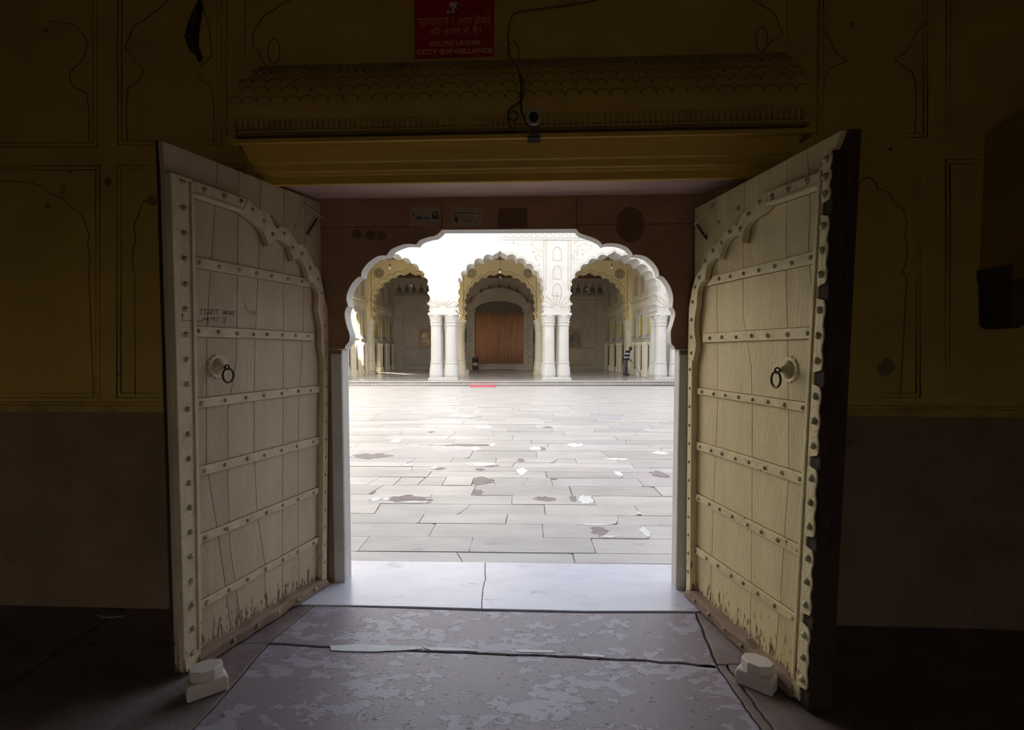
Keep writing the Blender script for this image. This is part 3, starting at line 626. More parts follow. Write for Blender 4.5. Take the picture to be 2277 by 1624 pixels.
DL = dict(th=.056, ztop=2.575, e0=(0.0, -.105), e1=(1.09, 1.085), pe=.0, zstile=2.43, si=(.985, .955), pull=.012, s0=2.40, sp=.121, su=(1.03, 1.005), plates=False,
  joints=[[(680, 455), (674, 740), (664, 905), (663, 1100), (665, 1300)], [(632, 425), (630, 700), (629, 1000), (628, 1380)], [(580, 400), (575, 600), (567, 760), (565, 900), (565, 1010), (572, 1140), (589, 1255), (592, 1400)], [(531, 378), (529, 520), (526, 800), (507, 910), (507, 1100), (512, 1217), (528, 1330), (540, 1450)], [(483, 345), (477, 480), (460, 725), (459, 870), (459, 1030), (483, 1175), (501, 1300), (516, 1420)]],
  battens=[((429.5, 570), (430, 594), (688, 620), (692, 640)), ((435, 725), (436, 749.6), (698, 741), (698, 758)), ((440, 887), (440, 909), (711, 858), (711, 873)), ((445, 1039), (445, 1060), (712, 971), (712, 988)), ((444, 1191), (444, 1212), (712, 1083), (712, 1097)), ((446.6, 1339), (446.6, 1358), (712, 1192.6), (712, 1207))],
  nst=[7, 8, 7, 7, 7, 7],
  rail=[(.955, 2.428), (.957, 2.352), (.655, 2.345), (.612, 2.425)],
  inner=[[(.655, 2.345), (.61, 2.329), (.525, 2.291), (.485, 2.245), (.462, 2.195)], [(.462, 2.195), (.421, 2.238), (.365, 2.255), (.294, 2.224), (.259, 2.142)], [(.259, 2.142), (.22, 2.166), (.159, 2.13), (.121, 2.035)], [(.121, 2.035), (.081, 2.03), (.035, 1.96), (.045, 1.865)], [(.045, 1.865), (.025, 1.80), (.012, 1.72), (.016, 1.63), (.0, 1.56), (-.005, 1.525)]],
  outer=[[(.607, 2.427), (.547, 2.396), (.457, 2.384), (.425, 2.34), (.391, 2.312)], [(.391, 2.312), (.35, 2.335), (.27, 2.31), (.218, 2.25)], [(.218, 2.25), (.175, 2.255), (.115, 2.215), (.075, 2.15)], [(.075, 2.15), (.02, 2.11), (-.02, 2.0), (-.035, 1.93)], [(-.035, 1.93), (-.062, 1.87), (-.068, 1.75), (-.072, 1.64), (-.066, 1.55), (-.045, 1.525)]],
  cst=[(.575, 2.375), (.49, 2.33), (.43, 2.27), (.335, 2.29), (.265, 2.22), (.185, 2.20), (.11, 2.12), (.035, 2.06), (-.005, 1.97), (-.025, 1.86), (-.03, 1.76), (-.03, 1.65), (-.03, 1.56)],
  hinge=[(.0, .03), (.048, .03), (.005, 1.555), (-.065, 1.555)][:2]+[(-.01, 1.53), (-.06, 1.53)], brail=(0.0, 1.0), plate=(.80, 1.512),
  hook=[(-.08, 2.50), (.12, 2.54), (0.0, 2.46), (.10, 2.34)], extra=[(.39, 2.38), (.19, 2.37), (.06, 2.34)])
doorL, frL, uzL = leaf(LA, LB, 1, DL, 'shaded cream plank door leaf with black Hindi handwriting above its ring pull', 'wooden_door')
RA = on_floor(1518, 1320); RB = on_floor(1795, 1588)
DR = dict(th=.10, ztop=2.495, e0=(.07, .0), e1=(1.185, 1.25), pe=.008, zstile=2.37, si=(1.085, 1.17), pull=.052, s0=2.34, sp=.125, su=(1.13, 1.2), plates=True,
  joints=[[(1592, 432), (1594, 640), (1596, 890), (1587, 1108), (1579, 1350)], [(1656, 398), (1652, 600), (1652, 700), (1658, 735), (1670, 813), (1673, 900), (1672, 1150), (1668, 1440)], [(1750, 351), (1748, 580), (1751, 755), (1753, 886), (1754, 1060), (1746, 1165), (1735, 1340), (1721, 1490)], [(1795, 330), (1802, 470), (1797, 555), (1805, 640), (1806, 900), (1798, 1350), (1780, 1560)]],
  battens=[((1807.7, 559), (1807.7, 587), (1585, 614), (1568, 637)), ((1798, 727.6), (1798, 754), (1562.6, 743), (1561.4, 762.5)), ((1789, 896), (1789, 917), (1549, 863), (1549, 877)), ((1784, 1054), (1784, 1079), (1544, 981), (1544, 999)), ((1778, 1214.8), (1778, 1240), (1540, 1094), (1540, 1110)), ((1771, 1369.6), (1771, 1391), (1536, 1209), (1536, 1225))],
  nst=[7, 7, 8, 8, 8, 8],
  rail=[(1.165, 2.352), (1.165, 2.285), (.815, 2.302), (.806, 2.372)],
  inner=[[(.815, 2.302), (.765, 2.28), (.69, 2.27), (.625, 2.235), (.608, 2.16)], [(.608, 2.16), (.575, 2.20), (.52, 2.22), (.455, 2.212), (.405, 2.17), (.375, 2.115)], [(.375, 2.115), (.33, 2.135), (.27, 2.12), (.235, 2.08), (.22, 2.015)], [(.22, 2.015), (.18, 2.01), (.135, 1.96), (.125, 1.865)], [(.125, 1.865), (.105, 1.81), (.10, 1.72), (.122, 1.63), (.10, 1.56), (.09, 1.53)]],
  outer=[[(.806, 2.372), (.761, 2.363), (.665, 2.332), (.60, 2.31), (.555, 2.268)], [(.555, 2.268), (.505, 2.28), (.43, 2.26), (.36, 2.215), (.33, 2.195)], [(.33, 2.195), (.285, 2.206), (.215, 2.16), (.165, 2.08)], [(.165, 2.08), (.11, 2.06), (.06, 1.98), (.045, 1.93)], [(.045, 1.93), (.022, 1.86), (.02, 1.75), (.018, 1.64), (.02, 1.57), (.03, 1.53)]],
  cst=[(.75, 2.335), (.66, 2.30), (.585, 2.24), (.48, 2.245), (.40, 2.20), (.31, 2.175), (.22, 2.13), (.155, 2.04), (.10, 1.99), (.07, 1.90), (.06, 1.79), (.06, 1.68), (.065, 1.58)],
  hinge=[(.045, .03), (.10, .03), (.075, 1.535), (.022, 1.535)], brail=(.055, 1.09), plate=(.955, 1.507),
  hook=[(.03, 2.42), (.25, 2.46), (.06, 2.38), (.18, 2.27)], extra=[(.50, 2.37), (.30, 2.34), (.16, 2.29)])
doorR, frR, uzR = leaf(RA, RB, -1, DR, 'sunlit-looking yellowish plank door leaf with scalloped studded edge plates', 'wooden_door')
doorR['label'] = 'brighter yellowish cream plank door leaf with scalloped studded plates along its free edge'
# handwriting on the shaded leaf
def pen(pxs, w=-.0395, r=.0016):
    pts = []
    for x, y in pxs:
        u, z = uzL(x, y, w); pts.append((u, w, z))
    return pts
hw = MB()
S1 = lambda x, y: (390+x/7.381, 660+y/7.381)
strokes = [[(398, 205), (560, 208), (742, 220)], [(430, 208), (435, 232), (408, 240), (402, 262), (425, 275), (440, 295)],
  [(480, 210), (500, 225), (482, 252), (470, 258), (505, 292)], [(530, 255), (512, 262), (530, 285), (552, 270), (550, 240), (575, 250), (585, 280), (560, 282)], [(592, 212), (594, 292)], [(630, 215), (636, 298)],
  [(668, 220), (690, 232), (672, 262), (712, 302)],
  [(775, 265), (790, 285), (815, 262), (830, 295), (850, 255), (870, 290), (885, 262), (893, 300), (912, 258), (925, 300), (950, 262), (958, 310)], [(775, 240), (850, 236), (985, 250)], [(780, 280), (810, 240), (840, 292), (790, 262)],
  [(445, 410), (452, 370), (480, 350), (490, 385), (505, 355), (520, 385), (540, 350)], [(540, 335), (535, 425)], [(555, 345), (745, 350)], [(585, 350), (618, 362), (605, 385), (575, 380)], [(640, 352), (640, 415)], [(688, 352), (690, 415)],
  [(780, 375), (835, 375)], [(805, 375), (812, 392), (790, 400), (825, 412), (815, 430), (785, 430)], [(785, 330), (815, 352), (835, 330)],
  [(445, 405), (335, 400)], ]
for st_ in strokes: hw.tube(pen([S1(*p) for p in st_]), .0013, 5)
build(hw, 'handwriting', 'marker', doorL)
hw = MB()
for st_ in ([(300, 385), (115, 405), (118, 290)], [(88, 325), (116, 288), (150, 325)]): hw.tube(pen([S1(*p) for p in st_], .0005), .0013, 5)
build(hw, 'handwriting', 'marker', doorL)
# brown stain
poly = [uzL(*S1(*p), -.0395) for p in [(1145, 60), (1165, 150), (1190, 215), (1335, 228), (1330, 300), (1300, 322), (1210, 275), (1140, 215), (1130, 150)]]
build(MB().prism(poly, -.0396, -.041), 'glue_stain', 'yellowstain', doorL)

# ================================================================== MARBLE DOOR STOPS
def stopper(px, py, ang, label):
    p = on_floor(px, py); t = empty('door_stop', Frame((p.x, p.y, 0), ang), label=label, cat='door stop', group='marble door stops on the floor')
    k = 1.0
    base = [(-.085, -.055), (.085, -.055), (.085, .03), (.05, .065), (-.05, .065), (-.085, .03)]
    b = MB()
    def ring(s, z): return [(x*s, y*s, z) for x, y in base]
    rings = [ring(.97, 0), ring(1.0, .006), ring(1.0, .058), ring(.92, .072)]
    vs = [v for r_ in rings for v in r_]; n = 6; fs = [tuple(range(n))[::-1], tuple(range(3*n, 4*n))]
    for i in range(3):
        for q in range(n): fs.append((i*n+q, i*n+(q+1) % n, (i+1)*n+(q+1) % n, (i+1)*n+q))
    b.add(vs, fs); build(b, 'foot', 'stopper', t, bevel=.006)
    octo = [(.074*cos(pi/8+q*pi/4), .058*sin(pi/8+q*pi/4)+.0) for q in range(8)]
    b = MB()
    rings = [[(x*.9, y*.9, .070) for x, y in octo], [(x, y, .085) for x, y in octo], [(x, y, .118) for x, y in octo], [(x*.97, y*.97, .122) for x, y in octo]]
    vs = [v for r_ in rings for v in r_]; n = 8; fs = [tuple(range(n))[::-1], tuple(range(3*n, 4*n))]
    for i in range(3):
        for q in range(n): fs.append((i*n+q, i*n+(q+1) % n, (i+1)*n+(q+1) % n, (i+1)*n+q))
    b.add(vs, fs); build(b, 'octagonal_top', 'stopper', t, bevel=.003)
    return t
stopper(459, 1537, radians(38), 'worn marble door stop at the foot of the shaded leaf with handwriting')
stopper(1683, 1523, radians(-42), 'worn marble door stop at the foot of the brighter leaf with scalloped plates')

# ================================================================== FLOOR OF THE GATEHOUSE
def jag(pts, amp=.006, n=8):
    out = []
    for a_, b_ in zip(pts, pts[1:]):
        for k in range(n):
            f = k/n; out.append((a_[0]*(1-f)+b_[0]*f+(R.uniform(-amp, amp) if k else 0), a_[1]*(1-f)+b_[1]*f+(R.uniform(-amp, amp) if k else 0)))
    out.append(tuple(pts[-1])); return out
flo = build(MB().box(-6, 6, -7, 3.97, -.08, -.022), 'floor', 'bed', kind='structure', label='stone slab floor inside the gatehouse')
fp = lambda x, y: tuple(on_floor(x, y).xy)
def shrink(poly, g):
    cx = sum(p[0] for p in poly)/len(poly); cy = sum(p[1] for p in poly)/len(poly)
    return [(x-(x-cx)/hypot(x-cx, y-cy)*g, y-(y-cy)/hypot(x-cx, y-cy)*g) for x, y in poly]
def fslab(poly, m, z=0, name='floor_slab'):
    return build(MB().prism(poly, z-.03, z, 'z'), name, m, flo, bevel=.004)
e_front = [fp(640, 1345), fp(900, 1351), fp(1072, 1357)]; e_front2 = [fp(1072, 1357), fp(1300, 1361), fp(1545, 1361), fp(1640, 1364)]
crack = jag([fp(1072, 1356), fp(1074, 1310), fp(1080, 1290), fp(1079, 1252)], .004, 3)
TB = lambda x: (x, 3.975-.03*x)
th1 = [(-1.55, fp(640, 1345)[1])]+e_front[1:-1]+crack+[TB(-1.4)]
th2 = [e_front2[1], e_front2[2], (1.5, fp(1640, 1364)[1]), TB(1.4)]+crack[::-1]
off = lambda P, dx, dy=0: [(x+dx, y+dy) for x, y in P]
fslab(off(th1, -.002, .004), 'thresh', .004, 'threshold_slab'); fslab(off(th2, .0015, .004), 'thresh', .004, 'threshold_slab')
J1 = jag([fp(600, 1430), fp(735, 1437), fp(850, 1441), fp(1000, 1449), fp(1170, 1455), fp(1350, 1464), fp(1500, 1472), fp(1592, 1481)], .006, 5)
J1b = [(x, y-.016) for x, y in J1]
Lb = jag([fp(600, 1430), fp(520, 1525), fp(430, 1624)], .004, 6)
dl = Vector(fp(430, 1624))-Vector(fp(600, 1430)); ext = Vector(fp(430, 1624))+dl*2.2
Rb = jag([fp(1546, 1363), fp(1592, 1478), fp(1640, 1548), fp(1692, 1624)], .005, 6)
dr = Vector(fp(1692, 1624))-Vector(fp(1592, 1478)); extR = Vector(fp(1692, 1624))+dr*2.5
fslab([fp(700, 1347.5), fp(900, 1353.5), fp(1072, 1359.5), fp(1300, 1364), fp(1545, 1364)]+[(x-.004, y) for x, y in Rb[1:6]]+J1[::-1], 'slab')
ri = next(i for i, p in enumerate(Rb) if p[1] < J1[-1][1]+.001)
fslab(J1b+[(x-.004, y) for x, y in Rb[6:]]+[(extR.x-.02, extR.y), (ext.x, ext.y)]+Lb[::-1][:-1], 'slab', -.003)
# side slabs
fslab([(x-.012, y) for x, y in Lb]+[(ext.x-.02, ext.y), (-2.4, ext.y), (-2.4, Lb[0][1])], 'slabside', -.002)
fslab([(x-.012, y) for x, y in [fp(700, 1348), fp(600, 1430)]][::1]+[(-2.4, fp(600, 1430)[1]+.012), (-2.4, fp(640, 1345)[1]-.012), (-1.55, fp(640, 1345)[1]-.01)], 'slabside', -.002)
nar = [(x+.010, y) for x, y in Rb[6:]]+[(extR.x+.01, extR.y), (extR.x+.06, extR.y)]+[(x+.05, y) for x, y in Rb[6:]][::-1]
fslab(nar, 'slabside', -.004)
fslab([(x+.062, y) for x, y in Rb[6:]]+[(extR.x+.075, extR.y), (2.9, extR.y), (2.9, Rb[6][1])], 'slabside', 0)
fslab([(x+.012, y) for x, y in Rb[:6]]+[(Rb[6][0]+.012, Rb[6][1]+.004), (2.9, Rb[6][1]+.004), (2.9, Rb[0][1])], 'slabside', 0)
for a0, a1, b0_, b1_ in ((-3.8, -2.415, -2, 1.2), (-3.8, -2.415, 1.215, 2.3), (-3.8, -2.415, 2.315, 3.4), (2.915, 3.9, 1.2, 3.2), (2.915, 3.9, -2, 1.185)):
    fslab([(a0, b0_), (a1, b0_), (a1, b1_), (a0, b1_)], 'slabside', -.001)
yb = min(ext.y, extR.y)
for k in range(5):
    fslab([(-2.4+1.07*k, -6), (-2.4+1.07*k+1.055, -6), (-2.4+1.07*k+1.055, yb-.02), (-2.4+1.07*k, yb-.02)], 'slabside', -.003)
# white paint remains along the joint
def blob(cx, cy, rx, ry, n=16, am=.25):
    return [(cx+rx*cos(2*pi*k/n)*(1+R.uniform(-am, am)), cy+ry*sin(2*pi*k/n)*(1+R.uniform(-am, am))) for k in range(n)]
for pts in ([(733, 1437), (800, 1434), (870, 1437), (935, 1440), (940, 1444), (880, 1448), (820, 1450), (738, 1447)], [(940, 1440), (1060, 1446), (1060, 1449), (960, 1447)], [(1145, 1446), (1230, 1448), (1232, 1452), (1150, 1451)], [(1296, 1454), (1345, 1459), (1343, 1463), (1297, 1460)]):
    q = jag([fp(*p) for p in pts+pts[:1]], .003, 3)[:-1]
    build(MB().prism(q, -.002, .0025, 'z'), 'paint_patch', 'mortar', flo)
# crumpled scrap on the floor far from the light
q = blob(*fp(248, 1369), .075, .03, 12, .2)
build(MB().prism(q, .0, .006, 'z'), 'paper_scrap', 'ember', label='pale scrap lying on the dark floor against the wall', cat='scrap')

# ================================================================== COURTYARD PAVING
gnd = build(MB().box(-60, 60, 4.2, 80, -.6, -.10), 'ground', 'earth', kind='structure')
build(MB().box(-60, 60, -60, -6.9, -.6, -.10), 'ground', 'earth', kind='structure')
yard = build(MB().box(-13, 13, 3.85, 24.2, -.09, -.012), 'floor_courtyard', 'yardbed', frame=YARD, kind='structure', label='courtyard paved with worn marble slabs')
rows_px = [1262, 1229, 1196, 1166, 1145, 1122, 1102, 1080.5, 1062.5, 1049, 1039, 1029.5, 1019.6, 1003, 995, 987, 978.5, 969, 960, 952, 944]
ys = [YARD.fl(1130, y).y for y in rows_px]
while ys[-1] < 23.5: ys.append(ys[-1]+R.uniform(.42, .58))
ys[0] = 3.99
c2 = lambda x: 760+x/3.036
known = {0: [790, 1570], 1: [140, 872, 1695], 2: [610, 1358, 2035], 3: [535, 1115, 1860], 4: [235, 828, 1370, 1995], 5: [200, 590, 1150, 1700], 6: [225, 888, 1545, 2130], 7: [205, 370, 535, 690, 885, 1022, 1238, 1420], 8: [590, 1380, 1880], 9: [470, 1210, 2100], 10: [430, 1160, 1960], 11: [480, 740, 1040, 1445, 1580, 1860]}
stm = MB()
for i in range(len(ys)-1):
    y0, y1 = ys[i], ys[i+1]; half = min(12.5, 2.2+y1*.42)
    if i in known:
        pyy = (rows_px[i]+rows_px[i+1])/2; xs = [YARD.fl(c2(x), pyy).x for x in known[i]]
    else: xs = [R.uniform(-.8, .8)]
    lim = half if i > 23 else half
    while xs[0] > -lim: xs.insert(0, xs[0]-R.uniform(.75, 1.9))
    while xs[-1] < lim: xs.append(xs[-1]+R.uniform(.75, 1.9))
    jit = [R.uniform(-.05, .05) if R.random() < .5 else 0 for _ in xs]
    for k in range(len(xs)-1):
        g_ = .003 if R.random() < .75 else .007
        x0, x1 = xs[k]+g_, xs[k+1]-g_; ya, yb_ = y0+g_, y1-g_; j0, j1 = jit[k], jit[k+1]; a_ = .004
        def j(): return R.uniform(-a_, a_)
        poly = [(x0-j0, ya), (x0*.6+x1*.4, ya+j()), (x0*.2+x1*.8, ya+j()), (x1-j1, ya), (x1+j(), (ya+yb_)/2), (x1+j1, yb_), (x0*.3+x1*.7, yb_+j()), (x0*.7+x1*.3, yb_+j()), (x0+j0, yb_), (x0+j(), (ya+yb_)/2)]
        if R.random() < .22:                      # a broken corner
            c_ = R.choice([3, 5]); px_, py_ = poly[c_]; d_ = R.uniform(.03, .08); poly[c_] = (px_-d_, py_); poly.insert(c_+(1 if c_ == 3 else 0), (px_, py_+(d_*.6 if c_ == 3 else -d_*.6)))
        zt_ = R.uniform(-.003, .003)
        if i <= 23: build(MB().prism(poly, -.05, zt_, 'z'), 'paving_stone', 'pave2' if R.random() < .10 else 'pave', yard)
        else: stm.prism(poly, -.05, zt_, 'z')
build(stm, 'far_paving', 'pave', yard, kind='stuff')
def patches(lst, m, name, z):
    for x, y, w, h in lst:
        c = YARD.fl(c2(x), 850+y/3.036); e = YARD.fl(c2(x+w), 850+y/3.036); f_ = YARD.fl(c2(x), 850+(y-h)/3.036)
        q = blob(c.x, c.y, abs(e.x-c.x), max(abs(f_.y-c.y), .02), 22, .36)
        build(MB().prism(q, -.002, z, 'z'), name, m, yard)
patches([(950, 670, 66, 24), (440, 790, 140, 22), (2140, 622, 55, 18), (1370, 790, 75, 16), (1740, 1005, 55, 26), (605, 338, 20, 7), (800, 425, 180, 6), (1355, 450, 22, 10), (1210, 530, 25, 13), (1390, 305, 25, 6), (1430, 652, 18, 6), (930, 590, 28, 8), (1560, 790, 25, 22), (660, 585, 38, 7), (200, 500, 120, 16), (210, 745, 12, 10), (1000, 562, 60, 10), (920, 745, 30, 18)], 'bare', 'broken_patch', .0045)
patches([(365, 400, 36, 11), (640, 421, 100, 4), (1575, 428, 56, 11), (1310, 450, 38, 12), (1870, 620, 22, 17), (1645, 797, 52, 26), (2050, 1020, 26, 38), (480, 812, 98, 5), (230, 792, 34, 14), (955, 305, 58, 9), (1860, 522, 88, 7), (445, 560, 34, 8), (700, 260, 180, 4), (1700, 966, 100, 5), (950, 556, 105, 11), (290, 792, 34, 10), (2150, 480, 45, 10), (1015, 428, 20, 10), (905, 452, 30, 12), (1210, 605, 36, 22), (1800, 1046, 70, 5), (800, 232, 100, 4), (620, 580, 24, 7), (910, 205, 14, 8), (2005, 885, 12, 10)], 'mortar', 'mortar_patch', .0055)
# red mat
q = [YARD.fl(1044, 861.5), YARD.fl(1104, 861.5), YARD.fl(1102, 857.6), YARD.fl(1046, 857.6)]
build(MB().prism([(p.x, p.y) for p in q], .004, .02, 'z'), 'floor_mat', 'redmat', frame=YARD, label='small red mat lying before the step of the white pavilion', cat='mat')

# ================================================================== PAVILION (frame PAV: b=0 foot of the step)
FZ = .20
K = 24.9/1200
Bf, Br, Bk = .92, 7.1, 14.9                 # arch planes and back wall
SP = 2.625; TK = 1.5
def P(x, y, b): return PAV.az(x, y, b)
plat = build(MB().box(-13, 13, .06, 16, 0, FZ-.035).box(-13, 13, .0, 16, FZ-.035, FZ), 'floor_platform', 'hallfloor', frame=PAV, kind='structure', label='raised polished stone floor of the pavilion')
pm = MB(); a = -12
while a < 12: 
    pm.prism([(a+.055*cos(pi*k/8), .03+.10*sin(pi*k/8)) for k in range(9)], .062, .02); a += .135
build(pm, 'step_relief', 'white', plat, kind='stuff')
build(MB().box(-13, 13, -.012, .06, FZ-.035, FZ+.002), 'step_edge', 'white', plat)
# cusps of the pavilion arches relative to their centre
CU = [(-1.98, 3.40), (-1.90, 3.70), (-1.93, 4.19), (-1.93, 4.58), (-1.80, 4.92), (-1.57, 5.24), (-1.225, 5.53), (-.79, 5.75), (-.34, 5.90)]
def arch_half():
    o = [(-2.03, 3.30), (-2.03, 3.385)]+lobes(CU, .28, 6, 1)
    o += [(-.25, 5.97), (-.12, 6.02), (0, 6.13)]; return o
AH = arch_half()
def arch_full(c, sc=1.0): 
    l = [(c+x*sc, z) for x, z in AH]; r = [(c-x*sc, z) for x, z in AH[::-1][1:]]; return l+r
def arcade(name, b, m, ztop, half, label, thick=TK):
    poly = [(-half, 3.30)]
    for c in (-2*SP, 0, 2*SP): poly += arch_full(c)
    poly += [(half, 3.30), (half, ztop), (-half, ztop)]
    return build(MB().prism(poly, b, b+thick), name, m, frame=PAV, kind='structure', label=label)
fac = arcade('wall_pavilion', Bf, 'white', 9.4, 13, 'white carved pavilion front with three cusped arches')
row2 = arcade('wall_inner_arcade', Br, 'hallyellow', 6.75, 8.1, 'yellowish inner arcade of the pavilion', .8)
# wings beyond the three bays
for s_ in (-1, 1):
    build(MB().box(min(s_*8.5, s_*13), max(s_*8.5, s_*13), Bf, Bf+TK, FZ, 3.30), 'wing_wall', 'white', fac)
# thin carved lines on the front
def ptube(par, pts, r, m='line', b=Bf-.004, closed=False, name='carved_line'):
    build(MB().tube([(x, b, z) for x, z in pts], r, 5, closed), name, m, par)
for zz in (6.62, 6.72, 7.02, 7.12, 8.3): build(MB().box(-13, 13, Bf-.03, Bf, zz, zz+.035), 'string_course', 'white', fac)
pm = MB(); a = -8
while a < 8:
    pm.tube([(a+.13*cos(t*pi/3), Bf-.003, 6.89+.09*sin(t*pi/3)) for t in range(6)], .012, 4, True); a += .36
build(pm, 'chain_relief', 'line', fac)
for c in (-2*SP, 0, 2*SP):
    off_ = [(c+x*1.035, 3.4+(z-3.4)*1.03) for x, z in AH[2:]]; off2 = [(2*c-x, z) for x, z in off_[::-1][1:]]
    ptube(fac, off_+off2, .010, 'line')
for c in (-SP*3, -SP, SP, SP*3):
    for w in (.62, .5): ptube(fac, [(c-w, 4.35), (c-w, 6.6), (c+w, 6.6), (c+w, 4.35)], .012)
    for zc_, hh in ((6.0, .62), (5.15, .6), (4.35, .55)):
        q = [(c-.19, zc_-hh/2), (c-.19, zc_+hh*.2), (c-.12, zc_+hh*.4), (c, zc_+hh*.52), (c+.12, zc_+hh*.4), (c+.19, zc_+hh*.2), (c+.19, zc_-hh/2)]
        ptube(fac, q, .014, closed=True, name='niche_line')
    pm = MB()                                            # fan of acanthus over the capital
    for k in range(9):
        t = pi*(k+.5)/9; L_ = .55+.16*sin(t)
        pm.tube([(c+.18*cos(t), Bf-.004, 3.5+.12*sin(t)), (c+L_*.8*cos(t), Bf-.004, 3.5+L_*.85*sin(t)), (c+L_*cos(t)+.04*cos(t+1), Bf-.004, 3.5+L_*1.05*sin(t))], .012, 4)
    build(pm, 'acanthus_relief', 'line', fac)
# scrolling vine in the spandrels: many fine loops, one relief
pm = MB()
for c in (-2*SP, 0, 2*SP):
    for k in range(330):
        x = R.uniform(-1.95, 1.95); z = R.uniform(5.0, 6.55)
        lim = 3.4+2.95*max(0, 1-(abs(x)/2.05)**2.6)**.5
        if z < lim+.12: continue
        r = R.uniform(.03, .06); t0 = R.uniform(0, 6.28)
        pm.tube([(c+x+r*(1-q/9)*cos(t0+q*.75), Bf-.002, z+r*(1-q/9)*sin(t0+q*.75)) for q in range(8)], .0055, 3)
build(pm, 'vine_relief', 'line', fac)
# piers: clusters of four fluted columns on a carved block
def pier(c, b, m, label, thick=TK, sc=1.0):
    t = empty('pier', PAV, loc=(c, b, FZ), label=label, cat='pier', group='paired marble piers of the pavilion')
    w = .66; d = thick
    build(MB().box(-w-.03, w+.03, -.05, d+.05, 0, .10).box(-w+.02, w-.02, 0, d, .10, .14), 'plinth', m, t, bevel=.015)
    cols = [(-.335, .30), (.335, .30), (-.335, d-.30), (.335, d-.30)]
    for x, y in cols:
        build(MB().lathe([(.31, .14), (.335, .22), (.32, .45), (.29, .66), (.275, .74), (.30, .77), (.30, .80), (.27, .82)], 12, (x, y, 0), rot=pi/12), 'column_base', m, t)
        build(MB().lathe([(.262, .82), (.252, 1.6), (.245, 2.52)], 12, (x, y, 0), rot=pi/12), 'column_shaft', m, t)
        cb = MB().lathe([(.262, 2.50), (.285, 2.53), (.262, 2.56), (.262, 2.62), (.29, 2.65), (.30, 2.70), (.27, 2.72), (.30, 2.86), (.335, 2.95), (.335, 2.99)], 12, (x, y, 0), rot=pi/12)
        build(cb, 'capital', m, t)
        pm = MB()
        for k in range(12):
            a_ = 2*pi*k/12+pi/12; pm.prism([(x+.255*cos(a_)-.045*sin(a_)*q0, 2.42+zz) for q0, zz in ((-1, .08), (1, .08), (0, 0))], y+.26*sin(a_)-.004, y+.26*sin(a_)+.004)
    build(MB().box(-w-.02, w+.02, -.02, d+.02, 2.985, 3.10), 'abacus', m, t, bevel=.01)
    return t
labs = {-3: 'outermost white front pier on the side of the shaded door leaf', -1: 'white front pier of paired columns beside the white bucket', 1: 'white front pier of paired columns nearer the sweeping man', 3: 'outermost white front pier beyond the sweeping man'}
for k in (-3, -1, 1, 3): pier(k*SP, Bf, 'white', labs[k])
labs2 = {-3: 'cream inner pier against the side wall on the shaded leaf side', -1: 'cream inner pier standing behind the bucket', 1: 'cream inner pier at the other side of the reed curtains', 3: 'cream inner pier standing behind the sweeping man'}
for k in (-3, -1, 1, 3): pier(k*SP, Br, 'cream', labs2[k], .8)
# rosettes and arch outline on the inner arcade
for c in (-2*SP, 0, 2*SP):
    off_ = [(c+x*1.05, 3.4+(z-3.4)*1.035) for x, z in AH[2:]]; off2 = [(2*c-x, z) for x, z in off_[::-1][1:]]
    build(MB().tube([(x, Br-.004, z) for x, z in off_+off2], .014, 5), 'arch_line', 'linedark', row2)
    for s_ in (-1, 1):
        x, z = c+s_*1.62, 5.95; pm = MB()
        for r in (.07, .17, .27): pm.tube([(x+r*cos(t*pi/8), Br-.004, z+r*sin(t*pi/8)) for t in range(16)], .016, 4, True)
        for k in range(14): pm.tube([(x+.09*cos(k*pi/7), Br-.004, z+.09*sin(k*pi/7)), (x+.25*cos(k*pi/7), Br-.004, z+.25*sin(k*pi/7))], .012, 4)
        build(pm, 'rosette', 'linedark', row2)
for c in (-3*SP, -SP, SP, 3*SP):
    build(MB().tube([(c-.55, Br-.004, 3.5), (c-.55, Br-.004, 6.2), (c+.55, Br-.004, 6.2), (c+.55, Br-.004, 3.5)], .012, 4), 'panel_line', 'linedark', row2)
# ceilings
build(MB().box(-8.5, 8.5, Bf+TK, Br, 6.72, 6.95).box(-8.5, 8.5, Br, Bk+.3, 6.72, 6.95), 'ceiling_pavilion', 'roofred', frame=PAV, kind='structure', label='red sandstone ceiling slabs of the pavilion')
